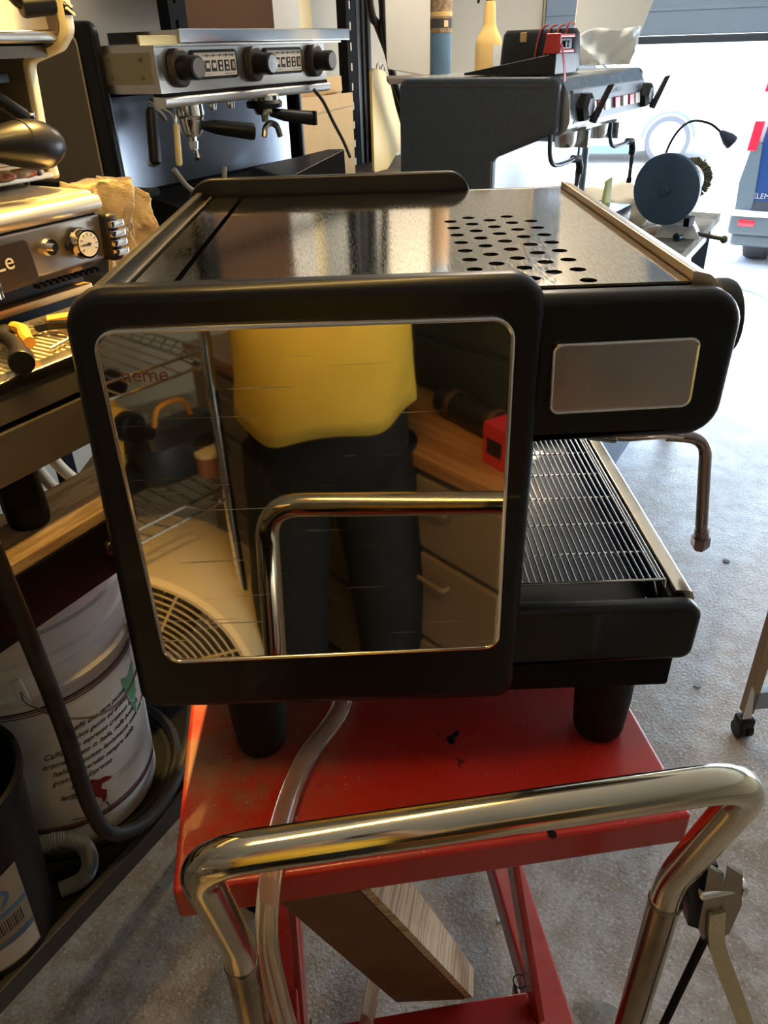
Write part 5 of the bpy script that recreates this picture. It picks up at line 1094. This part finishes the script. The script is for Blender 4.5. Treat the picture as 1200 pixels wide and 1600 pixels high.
# local: x forward (away), y negative = to the right in the photo
bl = M('tail_trim', (.5, .55, .58), .35)
sec = rp([(-1.62, .26), (-.03, .26), (.0, .50), (-.02, .86), (-.10, 1.38), (-.22, 1.50), (-1.43, 1.50), (-1.55, 1.38), (-1.63, .86), (-1.65, .50)], [.05, .06, .05, .05, .08, .1, .1, .08, .05, .05])
bm = NB()
def vs_(x, k=1., dz=0.): return [Vector((x, -.825 + (y + .825) * k, .26 + (z - .26) * (1 + dz))) for y, z in sec]
loft(bm, [vs_(.02, .97), vs_(.05, .995), vs_(.10, 1), vs_(3.6, 1), vs_(3.7, .97, -.02), vs_(4.3, .95, -.45), vs_(4.4, .9, -.5)]); obj('body', bm, M('van_side_paint', (.80, .84, .86), .3, coat=.6), van)
plate('tailgate', rp([(-1.56, .40), (-.10, .40), (-.085, .82), (-.15, 1.40), (-.25, 1.45), (-1.40, 1.45), (-1.50, 1.40), (-1.57, .82)], [.03, .03, .04, .05, .05, .05, .05, .04]), bluep, .05, 'yz', .010, .012, parent=van, label='deep blue tailgate')
plate('rear_window', rp([(-1.40, .92), (-.24, .92), (-.29, 1.34), (-1.36, 1.34)], .05), glassd, .01, 'yz', -.018, .003, parent=van)
obj('handle_recess', B(-.024, -.012, -1.0, -.55, .62, .74, .01), M('navy_recess', (.03, .08, .22), .3), van)
plate('corner_cladding', rp([(-.13, .26), (.0, .27), (.015, .62), (-.03, .90), (-.10, .90), (-.12, .5)], .02), greyclad, .07, 'yz', -.0, .01, parent=van)
plate('corner_cladding', rp([(-1.64, .27), (-1.52, .26), (-1.53, .5), (-1.54, .90), (-1.61, .90), (-1.665, .62)], .02), greyclad, .07, 'yz', -.0, .01, parent=van)
for yy in ((-.065, .005), (-1.645, -1.575)):
    obj('tail_light', hexa(NB(), [(-.045, yy[0], .84), (-.045, yy[1], .84), (.03, yy[1], .84), (.03, yy[0], .84), (-.045, yy[0] - .02, 1.05), (-.045, yy[1] - .02, 1.05), (.03, yy[1] - .02, 1.05), (.03, yy[0] - .02, 1.05)], .01), redlens, van)
    obj('tail_light', hexa(NB(), [(-.045, yy[0] - .03, 1.24), (-.045, yy[1] - .04, 1.24), (.03, yy[1] - .04, 1.24), (.03, yy[0] - .03, 1.24), (-.045, yy[0] - .05, 1.42), (-.045, yy[1] - .07, 1.42), (.03, yy[1] - .07, 1.42), (.03, yy[0] - .05, 1.42)], .01), redlens, van)
obj('bumper', B(-.13, .05, -1.67, .02, .24, .40, .03, 3), greyclad, van)
obj('bumper_step', B(-.15, .02, -1.66, .01, .385, .415, .01), M('pale_step', (.75, .77, .78), .4), van)
obj('bumper_skirt', B(-.10, .05, -1.64, -.01, .15, .25, .03, 3), greyclad, van)
for y in (-.17, -1.60): obj('reflector', B(-.136, -.128, y, y + .12, .31, .36, .006), redlens, van)
text('badge', 'ELEMENT', .055, alloy, van, (-.020, -.22, .52), rot=(PI / 2, 0, -PI / 2), ext=.002, label='chrome badge letters')
for x, y in ((.24, -.20), (.24, -1.44), (3.6, -.20), (3.6, -1.44)):
    bm = NB(); bcyl(bm, (x, y - .10, .31), (x, y + .10, .31), .31, .04, 48)
    w = obj('tyre', bm, tyre, van)
    bm = NB(); bcyl(bm, (x, y - .105, .31), (x, y + .105, .31), .19, .01, 32); obj('wheel_rim', bm, alloy, w)
cx_ = (-.6 + 13.0 * math.cos(math.radians(19.8))); cxx = 13.0 * math.sin(math.radians(19.8))
car = thing('car', 'white car bleached by the light with front wheel showing outside the door', 'car', (cxx, cx_, -.012), math.radians(-14))
# local x: forward (to the right in the photo); y away
def cs(x, z0, z1, w, cr=.5): return [Vector((x, y, z)) for y, z in rp([(.0 + (1.7 - w) / 2, z0), (1.7 - (1.7 - w) / 2, z0), (1.7 - (1.7 - w) / 2, z1 * .8), (1.7 - (1.7 - w) / 2 - .1, z1), ((1.7 - w) / 2 + .1, z1), ((1.7 - w) / 2, z1 * .8)], .06, 4)]
bm = NB(); loft(bm, [cs(.86, .32, .52, 1.3), cs(.82, .22, .62, 1.5), cs(.6, .20, .72, 1.68), cs(.0, .20, .80, 1.7), cs(-.55, .20, .88, 1.7), cs(-3.0, .20, .90, 1.7), cs(-3.4, .3, .86, 1.6), cs(-3.5, .35, .75, 1.5)]); obj('body', bm, carwhite, car)
def cab(x, z, y0): return [Vector((x, y, zz)) for y, zz in ((y0, .86), (1.7 - y0, .86), (1.7 - y0 - .12, z), (y0 + .12, z))]
bm = NB(); loft(bm, [cab(-.45, .88, .10), cab(-1.15, 1.36, .10), cab(-2.6, 1.38, .10), cab(-3.2, .90, .12)]); obj('cabin', bm, carwhite, car)
obj('windscreen', hexa(NB(), [(-.50, .20, .90), (-.50, 1.5, .90), (-.49, 1.5, .91), (-.49, .20, .91), (-1.10, .30, 1.33), (-1.10, 1.4, 1.33), (-1.08, 1.4, 1.35), (-1.08, .30, 1.35)]), glassd, car)
obj('side_window', hexa(NB(), [(-2.5, .10, .95), (-.75, .10, .95), (-.75, .13, .95), (-2.5, .13, .95), (-2.4, .20, 1.30), (-1.15, .20, 1.30), (-1.15, .23, 1.30), (-2.4, .23, 1.30)]), glassd, car)
for x in (0, -2.6):
    for y in (.0, 1.52):
        bm = NB(); bcyl(bm, (x, y - .02, .32), (x, y + .2, .32), .32, .03, 48); w = obj('tyre', bm, M('pale_tyre', (.10, .11, .12), .7), car)
        bm = NB(); tube(bm, [(x, y - .032, .32), (x, y - .022, .32), (x, y + .0, .32)], .2, 40, True, [.235, .25, .25]); rm_ = obj('wheel_rim', bm, alloy, w)
        if y == 0:
            for k in range(5):
                a = 2 * PI * k / 5 + .3; obj('wheel_spoke', box(NB(), -.022, .022, y - .05, y - .03, .03, .23, .006, mat=Matrix.Translation((x, 0, .32)) @ Matrix.Rotation(a, 4, 'Y')), M('white_spoke', (.75, .77, .78), .3), rm_) if False else obj('wheel_spoke', box(NB(), -.024, .024, y - .048, y - .030, .03, .235, .006, mat=Matrix.Translation((x, 0, .32)) @ Matrix.Rotation(a, 4, 'Y')), M('white_spoke', (.78, .8, .82), .3), w)
for x in (0, -2.6):
    bm = NB(); tube(bm, [Vector((x + .365 * math.cos(a), -.005, .33 + .365 * math.sin(a))) for a in [math.radians(5 + 17 * k) for k in range(11)]], .022, 8); obj('arch_trim', bm, M('slate_trim', (.12, .18, .26), .5), car)
obj('headlight', hexa(NB(), [(.66, .02, .50), (.86, .16, .50), (.88, .30, .50), (.70, .25, .50), (.60, .02, .60), (.80, .16, .58), (.82, .30, .58), (.66, .25, .60)], .01), M('headlight_glass', (.25, .30, .34), .1, coat=.6), car)
obj('sill_trim', B(-2.2, -.42, -.005, .03, .14, .26, .01), MATS['slate_trim'], car)
obj('door_mirror', B(-.9, -.72, -.14, .02, .90, 1.0, .03, 3), MATS['slate_trim'], car)
for i, z in enumerate((.62, .74, .86)):
    tag(obj('wall_louvre', B(21.93, 21.99, -.9, .2, z, z + (.14 if i == 2 else .05), .005), MATS['slate_trim'], loc=wp(0, 0, .3), rot=(0, 0, RW)), ['lowest grey louvre slat on the far wall', 'middle grey louvre slat on the far wall', 'broad top grey louvre slat on the far wall'][i], 'louvre', 'louvre slats on the far wall')
# ================================================================ BEHIND THE CAMERA (seen in the polished panel)
skin = M('skin', (.55, .34, .24), .5)
hairm = M('dark_hair', (.03, .02, .015), .6)
shirt = M('yellow_cotton', (.76, .50, .055), .85, noise=.3, nscale=12, col2=(.68, .44, .05), bump=.3, bscale=30)
trou = M('charcoal_denim', (.011, .011, .012), .85, noise=.5, nscale=30, col2=(.007, .007, .008), bump=.2)
PX, PY = -.10, -.92
per = thing('person', 'person in a yellow t-shirt and dark trousers photographing the machine', 'person', (PX, PY, 0))
def skinmesh(name, verts, edges, rad, mat, root=0, sub=2, label=None):
    me = bpy.data.meshes.new('s'); me.from_pydata(verts, edges, []); o = bpy.data.objects.new('s', me); COL.objects.link(o)
    md = o.modifiers.new('s', 'SKIN'); o.modifiers.new('u', 'SUBSURF').levels = sub
    for i, r in enumerate(rad): me.skin_vertices[0].data[i].radius = (r, r) if not isinstance(r, tuple) else r; me.skin_vertices[0].data[i].use_root = (i == root)
    dg = bpy.context.evaluated_depsgraph_get(); m2 = bpy.data.meshes.new_from_object(o.evaluated_get(dg)); bpy.data.objects.remove(o)
    m2.name = name; finish(m2, mat, None); q = link(name, m2, per)
    if label: q['label'] = label
    return q
# phone pose: held in front of the face, lens just behind the camera point
V_ = []; E_ = []; R_ = []
def jv(p, r, par=None):
    V_.append(tuple(p)); R_.append(r)
    if par is not None: E_.append((par, len(V_) - 1))
    return len(V_) - 1
pel = jv((0, 0, .96), .13); ab = jv((0, -.0, 1.12), .12, pel); ch = jv((0, -.01, 1.30), .135, ab); nb = jv((0, -.015, 1.45), .07, ch); nk = jv((0, -.005, 1.52), .055, nb)
for sx in (-1, 1):
    hip = jv((sx * .09, 0, .88), .095, pel); kn = jv((sx * .12, .02, .50), .062, hip); an = jv((sx * .13, -.02, .10), .042, kn); jv((sx * .14, .12, .045), .035, an)
    sh = jv((sx * .17, -.015, 1.41), .055, ch); el = jv((sx * .235, .045, 1.16), .040, sh)
    wr = jv((.10 + sx * .075, .215, 1.40) if sx > 0 else (.10 + sx * .085, .215, 1.42), .027, el)
    pm = jv((.10 + sx * .058, .262, 1.475) if sx > 0 else (.10 + sx * .066, .262, 1.49), .030, wr)
    for k in range(4):
        bx = .10 + sx * (.050 + .0); z = 1.505 + k * .019; a = jv((bx, .278, z), .0095, pm); b = jv((.10 + sx * .036, .292, z + .012), .0085, a); jv((.10 + sx * .022, .289 - .002 * k, z + .020), .0078, b)
    a = jv((.10 + sx * .048, .238, 1.475), .011, pm); jv((.10 + sx * .030, .245, 1.50), .0095, a)
hdv = jv((0, .01, 1.60), .075, nk)
skinmesh('body', V_, E_, R_, skin, pel)
# head with face
hz = 1.655
bm = NB(); bmesh.ops.create_uvsphere(bm, u_segments=40, v_segments=28, radius=1)
for v in bm.verts:
    x, y, z = v.co; w = .076 * (1 - .28 * max(0, -z) ** 1.5); 
    fy = .095 if y < 0 else .092
    nx, ny, nz = x * w, y * fy, z * .118
    if y > .55: 
        ny += .020 * math.exp(-((x / .16) ** 2 + ((z + .12) / .22) ** 2)); ny -= .010 * math.exp(-(((abs(x) - .42) / .16) ** 2 + ((z - .05) / .12) ** 2)); ny += .006 * math.exp(-((x / .3) ** 2 + ((z + .46) / .07) ** 2)); ny += .007 * math.exp(-((x / .25) ** 2 + ((z + .80) / .15) ** 2))
    v.co = (nx, ny + .01, nz + hz)
hd = obj('head', bm, skin, per, ang=None)
for sx in (-1, 1):
    bm = NB(); bmesh.ops.create_uvsphere(bm, u_segments=14, v_segments=10, radius=.0115, matrix=Matrix.Translation((sx * .030, .083, hz + .006))); obj('eye', bm, M('eye_white', (.8, .8, .78), .2), hd)
    bm = NB(); bmesh.ops.create_uvsphere(bm, u_segments=12, v_segments=8, radius=.0052, matrix=Matrix.Translation((sx * .030, .0915, hz + .006))); obj('iris', bm, M('brown_iris', (.05, .03, .02), .2), hd)
    bm = NB(); bmesh.ops.create_uvsphere(bm, u_segments=14, v_segments=10, radius=1, matrix=Matrix.Translation((sx * .075, .005, hz - .005)) @ Matrix.Diagonal((.008, .018, .030, 1))); obj('ear', bm, skin, hd)
    bm = NB(); tube(bm, smooth([(sx * .014, .1005, hz + .026), (sx * .030, .098, hz + .031), (sx * .046, .087, hz + .025)], 4), .0032, 6); obj('eyebrow', bm, hairm, hd)
bm = NB(); tube(bm, smooth([(-.022, .098, hz - .052), (0, .1035, hz - .054), (.022, .098, hz - .052)], 5), .0045, 8); obj('mouth', bm, M('lips', (.42, .18, .15), .5), hd)
bm = NB(); bmesh.ops.create_uvsphere(bm, u_segments=36, v_segments=24, radius=1)
for v in bm.verts:
    x, y, z = v.co; k = 1.09 + .02 * math.sin(x * 17 + y * 11); v.co = (x * .078 * k, y * .098 * k + .004, z * .122 * k + hz + .004)
bmesh.ops.delete(bm, geom=[v for v in bm.verts if (v.co.y > .04 and v.co.z < hz + .055) or v.co.z < hz - .045 - .3 * min(0, v.co.y)], context='VERTS'); obj('hair', bm, hairm, per, ang=None)
# t-shirt with open folds at the hem
def ring(z, rx, ry, cy=0., wob=0., n=72, cx=0.):
    out = []
    for k in range(n):
        a = 2 * PI * k / n; c, s = math.cos(a), math.sin(a)
        w = 1 + wob * (math.sin(a * 7 + z * 20) * .5 + math.sin(a * 4 - z * 11) * .5)
        out.append(Vector((cx + math.copysign(abs(c) ** .8, c) * rx * w, cy + math.copysign(abs(s) ** .8, s) * ry * w, z + (.016 * math.sin(a * 2 + .6) + .010 * math.sin(a * 5) if wob > .03 else 0))))
    return out
bm = NB(); loft(bm, [ring(.965, .182, .165, .025, .040), ring(1.0, .180, .172, .03, .034), ring(1.06, .178, .178, .03, .028), ring(1.15, .180, .176, .025, .022), ring(1.25, .190, .160, .01, .016), ring(1.34, .200, .140, .0, .01), ring(1.40, .195, .115, -.005, .005), ring(1.445, .140, .092, -.005), ring(1.47, .085, .075, -.005)], False)
ts = obj('t_shirt', bm, shirt, per, ang=None); ts.modifiers.new('t', 'SOLIDIFY').thickness = .003
for sx in (-1, 1):
    bm = NB(); tube(bm, smooth([(sx * .13, -.01, 1.40), (sx * .185, -.01, 1.39), (sx * .215, .01, 1.31), (sx * .232, .03, 1.22)], 5), .07, 20, False, [.066 + .008 * math.sin(k) * .2 - .0008 * k for k in range(16)]); o = obj('sleeve', bm, shirt, ts, ang=None); o.modifiers.new('t', 'SOLIDIFY').thickness = .003
bm = NB(); loft(bm, [ring(.80, .170, .125, 0, 0), ring(.90, .172, .135, 0, 0), ring(1.0, .165, .13, 0, 0)], True)
tr_ = obj('trousers', bm, trou, per, ang=None)
for sx in (-1, 1):
    bm = NB(); tube(bm, smooth([(sx * .088, 0, .86), (sx * .10, .01, .70), (sx * .118, .02, .50), (sx * .126, .0, .30), (sx * .130, -.02, .075)], 5), .09, 26, True, [.104 - .0012 * k - .001 * math.sin(k * 1.7) for k in range(21)]); obj('trouser_leg', bm, trou, tr_, ang=None)
    bm = NB(); loft(bm, [ell(sx * .138, y, z_, rx, rz_, 20) for y, z_, rx, rz_ in ()] or [[Vector((sx * .138 + rx * math.cos(2 * PI * k / 20), y, .004 + max(0, h * (.5 + .5 * math.sin(2 * PI * k / 20))))) for k in range(20)] for y, rx, h in ((-.10, .030, .06), (-.08, .040, .085), (-.02, .043, .095), (.06, .047, .075), (.13, .046, .055), (.17, .030, .035))]); obj('shoe', bm, blackp, per, ang=50)
# the phone in the hands, lens side towards the machine
ph = thing('phone', 'black phone held upright in both hands', 'phone', (0, -.6, 1.6), rot=(math.radians(-31.3) + 0, 0, 0))
obj('phone_body', B(-.020, .052, -.021, -.0135, -.118, .022, .003), blackg, ph)
obj('screen', B(-.017, .049, -.0218, -.0212, -.114, .018), M('screen_glass', (.02, .02, .025), .1), ph)
# drum fan
fanm = M('cream_fan', (.72, .60, .38), .45)
ft = thing('drum_fan', 'cream drum fan with ringed wire grille standing on the floor', 'fan', (-.56, -.98, 0), .18)
bm = NB(); cyl_pts = [(0, -.13, .31), (0, -.12, .31), (0, .10, .31), (0, .13, .31)]
prof = [(.262, -.14), (.275, -.13), (.285, 0), (.275, .125), (.262, .14), (.255, .135), (.262, 0), (.255, -.135), (.262, -.14)]
lathe(bm, prof, 64); xf(bm, (0, 0, .31), (PI / 2, 0, 0)); obj('drum_shell', bm, fanm, ft)
gm_ = M('grille_wire', (.66, .55, .36), .35, .4)
for y in (.135, -.135):
    bm = NB()
    for k in range(13):
        r_ = .045 + k * .0175; yy = y + (.028 if y > 0 else -.028) * (1 - (r_ / .27) ** 2)
        pts = [Vector((r_ * math.cos(a), yy, .31 + r_ * math.sin(a))) for a in [2 * PI * i / 56 for i in range(57)]]; tube(bm, pts, .0022, 5, False)
    for k in range(8):
        a = 2 * PI * k / 8 + .3; tube(bm, [Vector((r_ * math.cos(a), y + (.030 if y > 0 else -.030) * (1 - (r_ / .27) ** 2), .31 + r_ * math.sin(a))) for r_ in (.04, .10, .17, .22, .262)], .0035, 6)
    obj('grille', bm, gm_, ft)
    bm = NB(); bcyl(bm, (0, y + (.02 if y > 0 else -.02), .31), (0, y + (.034 if y > 0 else -.034), .31), .045, .005, 24); obj('grille_badge', bm, fanm, ft)
bm = NB(); bcyl(bm, (0, -.10, .31), (0, .03, .31), .06, .01, 20); fm_ = obj('fan_motor', bm, blackm, ft)
for k in range(4):
    a = PI / 2 * k; b = bmesh.new(); 
    pts = [(.05, .03, -.02), (.24, .05, -.07), (.24, -.01, .07), (.05, .0, .02)]
    vs2 = [b.verts.new(p) for p in pts]; b.faces.new(vs2); bmesh.ops.solidify(b, geom=b.faces[:], thickness=.003); bmesh.ops.transform(b, matrix=Matrix.Translation((0, .04, .31)) @ Matrix.Rotation(a, 4, 'Y'), verts=b.verts); obj('fan_blade', b, M('dark_blade', (.07, .06, .05), .4), fm_)
for x in (-.24, .24): obj('floor_foot', hexa(NB(), [(x - .02, -.18, 0), (x + .02, -.18, 0), (x + .02, .18, 0), (x - .02, .18, 0), (x - .012, -.10, .14), (x + .012, -.10, .14), (x + .012, .10, .14), (x - .012, .10, .14)]), blackm, ft)
# chrome wire shelf with drill and tools above the fan
wr_ = thing('wire_shelving', 'chrome wire shelving with ribbed posts at the left behind the photographer', 'shelving', (0, 0, 0))
corners = [(-.34, -.93), (-.70, -.52), (-1.04, -.82), (-.68, -1.23)]
for i, (x, y) in enumerate(corners):
    bm = NB(); tube(bm, [(x, y, 0), (x, y, 1.75)], .0125, 14)
    for k in range(68): tube(bm, [(x, y, .03 + k * .0254), (x, y, .033 + k * .0254)], .0134, 12)
    obj('post', bm, chrome, wr_)
for zz in (.76, 1.08, 1.5):
    sh_ = None
    bm = NB()
    for i in range(4):
        a, b = corners[i], corners[(i + 1) % 4]
        for dz in (0, -.032): tube(bm, [(a[0], a[1], zz + dz), (b[0], b[1], zz + dz)], .0032, 6)
        for k in range(1, 12):
            t0 = (k - .5) / 12; t1 = (k + .5) / 12; tube(bm, [(a[0] + (b[0] - a[0]) * t0, a[1] + (b[1] - a[1]) * t0, zz - .032), (a[0] + (b[0] - a[0]) * t1, a[1] + (b[1] - a[1]) * t1, zz)], .002, 5)
    for k in range(1, 18):
        t_ = k / 18; a = Vector((corners[0][0], corners[0][1], zz)).lerp(Vector((corners[1][0], corners[1][1], zz)), t_); b = Vector((corners[3][0], corners[3][1], zz)).lerp(Vector((corners[2][0], corners[2][1], zz)), t_); tube(bm, [a, b], .0018, 5)
    obj('wire_shelf', bm, chrome, wr_)
def drill(name, label, loc, rz, s=1., col=None):
    t = thing(name, label, 'drill', loc, rz)
    m_ = M('drill_yellow', (.85, .50, .05), .4)
    bm = NB(); bcyl(bm, (-.09 * s, 0, .17 * s), (.05 * s, 0, .17 * s), .033 * s, .006, 20); obj('motor_housing', bm, blackp, t)
    bm = NB(); bcyl(bm, (-.02 * s, 0, .17 * s), (.02 * s, 0, .17 * s), .0345 * s, .003, 20); obj('yellow_band', bm, m_, t)
    bm = NB(); cyl(bm, (.05 * s, 0, .17 * s), (.10 * s, 0, .17 * s), .022 * s, .012 * s, 18); obj('chuck', bm, blackp, t)
    bm = NB(); hexa(bm, [(-.07 * s, -.017 * s, .05 * s), (-.03 * s, -.017 * s, .05 * s), (-.03 * s, .017 * s, .05 * s), (-.07 * s, .017 * s, .05 * s), (-.055 * s, -.017 * s, .15 * s), (-.01 * s, -.017 * s, .15 * s), (-.01 * s, .017 * s, .15 * s), (-.055 * s, .017 * s, .15 * s)], .006); obj('grip', bm, m_, t)
    obj('battery', B(-.10 * s, .01 * s, -.035 * s, .035 * s, 0, .05 * s, .006), blackp, t)
    return t
drill('cordless_drill', 'yellow and black cordless drill on the wire shelf nearest the fan', (-.54, -.90, .764), .6)
drill('cordless_drill', 'second yellow cordless drill further back on the wire shelf', (-.66, -1.08, .764), 2.2)
t = thing('tool_bag', 'black zipped tool bag on the wire shelf', 'bag', (-.46, -1.02, .764), -.8)
bm = NB(); loft(bm, [ell(0, 0, z, rx, ry, 24, .6) for z, rx, ry in ((0, .11, .06), (.02, .12, .07), (.09, .11, .065), (.12, .09, .03))]); obj('bag_body', bm, MATS['case_black'], t)
bm = NB(); tube(bm, smooth([(-.05, 0, .115), (-.03, 0, .16), (.03, 0, .16), (.05, 0, .115)], 5), .006, 8); obj('bag_handle', bm, orangeg, t)
t = thing('paint_pot', 'round brown pot with cream lid on the wire shelf', 'pot', (-.385, -.985, .764))
bm = NB(); lathe(bm, [(0, 0), (.028, 0), (.03, .05), (0, .05)], 24); obj('pot_body', bm, M('rust_pot', (.30, .13, .08), .5), t)
bm = NB(); lathe(bm, [(0, .05), (.031, .05), (.031, .06), (0, .062)], 24); obj('pot_lid', bm, M('cream_lid', (.8, .65, .38), .4), t)
# drawer bench on the right
db = thing('drawer_bench', 'wooden topped drawer bench at the right behind the photographer', 'workbench', (.135, -.80, 0), math.radians(50))
# local x runs towards the steel panel along the bench front, y to the left of it
wood = M('orange_wood_top', (.52, .25, .09), .4, noise=.8, nscale=5, col2=(.38, .17, .06), stretch=(1, 12, 12), coat=.2)
DBZ = .86
XR0, XR1 = -1.10, .17
bm = NB(); box(bm, XR0, XR1, -.62, .0, DBZ - .035, DBZ, .004); obj('bench_top', bm, wood, db)
cabm = M('tan_cabinet', (.30, .22, .14), .5)
obj('cabinet_carcass', B(XR0 + .01, XR1 - .01, -.60, -.028, .06, DBZ - .036, .002), cabm, db)
obj('plinth', B(XR0 + .03, XR1 - .03, -.56, -.06, 0, .061), blackm, db)
for i in range(3):
    x0 = XR0 + .02 + i * .418
    for j, (z0, z1) in enumerate(((.62, .80), (.36, .60), (.08, .34))):
        dw = obj('drawer', B(x0, x0 + .402, -.028, -.010, z0, z1, .006), cabm, db)
        bm = NB(); tube(bm, bendpath([(x0 + .14, -.012, z1 - .05), (x0 + .14, .010, z1 - .05), (x0 + .26, .010, z1 - .05), (x0 + .26, -.012, z1 - .05)], .008, 4), .005, 8); obj('drawer_handle', bm, cabm, dw)
t = thing('tool_chest', 'dark green-grey tool chest standing on the wooden bench top', 'chest', (0, 0, 0))
bxm = M('dark_chest', (.05, .055, .045), .4)
t.location = db.location + Vector((0, 0, DBZ + .001)); t.rotation_euler = db.rotation_euler
obj('chest_body', B(-1.0, .12, -.60, -.26, 0, .42, .006), bxm, t)
for k in range(3): obj('chest_drawer', B(-.98, .10, -.262, -.252, .02 + k * .13, .135 + k * .13, .004), bxm, t)
t = thing('tool_roll', 'black tool roll lying on the wooden bench top', 'tool roll', (.225, -.965, .861), 1.0)
bm = NB(); bcyl(bm, (-.12, 0, .035), (.12, 0, .035), .035, .008, 18); obj('roll_body', bm, MATS['case_black'], t)
bm = NB(); 
for x in (-.07, .07): bcyl(bm, (x - .008, 0, .035), (x + .008, 0, .035), .0362, .001, 18)
obj('roll_strap', bm, M('brown_strap', (.12, .06, .04), .6), t)
t = thing('red_box', 'small red cardboard box on the wooden bench top', 'box', (.262, -.80, .861), 1.0)
obj('box_body', B(-.035, .035, -.03, .03, 0, .09, .002), M('red_carton', (.65, .04, .05), .4), t)
obj('box_print', B(-.022, .022, .0302, .0306, .025, .06), printk, t)
t = thing('beige_vice', 'beige plastic tool tray with oval handle slot on an arm above the bench', 'tray', (.335, -.93, 1.283), .6)
plate('tray_plate', rp([(-.16, .02), (.14, .05), (.12, .15), (-.14, .19)], .02), M('beige_plastic', (.60, .50, .36), .45), .02, 'xz', 0, .004, [], t)
obj('tray_slot', plate('s', rp([(-.10, .12), (-.02, .12), (-.02, .15), (-.10, .15)], .012), printk, .022, 'xz', 0, 0, parent=t).data and NB(), printk, t) if False else plate('tray_slot', rp([(-.10, .115), (-.02, .108), (-.02, .138), (-.10, .145)], .012), printk, .0225, 'xz', 0, 0, parent=t)
obj('tray_foot', B(-.12, .10, -.05, .05, 0, .03, .004), blackm, t)
# ================================================================ LAMPS OF THE SHOP AND AN ADDED WALL FILL
def lampbar(name, label, s, p, z, length, yaw, watts, col, size=(.06,)):
    t = thing(name, label, 'lamp', wp(s, p, z), RW + yaw)
    obj('lamp_housing', B(-length / 2 - .02, length / 2 + .02, -.045, .045, .012, .05, .006), white, t)
    obj('lamp_tube', B(-length / 2, length / 2, -.03, .03, .0, .0115, .004), M('warm_lamp_glow', (1, .8, .5), .5, emit=col, es=8.), t)
    bm = NB()
    for x in (-length * .4, length * .4): tube(bm, [(x, 0, .05), (x, 0, H - z)], .003, 6)
    obj('lamp_wire', bm, blackm, t)
    ld = bpy.data.lights.new('lamp_light', 'AREA'); ld.shape = 'RECTANGLE'; ld.size = length; ld.size_y = .06; ld.energy = watts; ld.color = col
    lo = bpy.data.objects.new('lamp_light', ld); COL.objects.link(lo); lo.parent = t; lo.location = (0, 0, -.006)
lampbar('strip_lamp_or_fill', 'warm strip lamp hanging over the left bench', .55, .42, 2.25, .9, 0, LAMP_W, (1, .62, .18))
lampbar('strip_lamp_or_fill', 'added unseen strip lamp brightening the tan back wall', 3.2, 1.2, 2.5, 1.2, 0, WALL_FILL_W, (1, .85, .66))  # unseen lamp, added to brighten the back wall and the deck reflections
# clamp lamp on the back wall, aimed down at the left bench
t = thing('clamp_lamp', 'cone shaped lamp hanging from the ceiling over the left drip tray', 'lamp', (0, 0, 0))
LP = wp(1.05, .92, 2.15); LT = wp(.47, .90, 1.25); dd = (LT - LP).normalized()
bm = NB(); tube(bm, [LP - dd * .12, LP - dd * .05, LP + dd * .05], .05, 24, False, [.02, .045, .085]); o = obj('lamp_cone', bm, M('alu_cone', (.6, .6, .6), .4, .8), t); o.modifiers.new('t', 'SOLIDIFY').thickness = .002
bm = NB(); tube(bm, [LP - dd * .12, wp(1.15, .95, 2.45), wp(1.15, .95, 2.749)], .008, 8); obj('lamp_arm', bm, blackm, t)
bm = NB(); bmesh.ops.create_icosphere(bm, subdivisions=2, radius=.024, matrix=Matrix.Translation(LP - dd * .03)); obj('lamp_bulb', bm, M('bulb_glow', (1, .8, .5), .5, emit=(1, .62, .2), es=20.), t)
ld = bpy.data.lights.new('lamp_light', 'SPOT'); ld.energy = CLAMP_W; ld.color = (1, .60, .16); ld.spot_size = math.radians(50); ld.spot_blend = .7; ld.shadow_soft_size = .025
lo = bpy.data.objects.new('lamp_light', ld); COL.objects.link(lo); lo.location = LP + dd * .02; lo.rotation_euler = dd.to_track_quat('-Z', 'Y').to_euler()
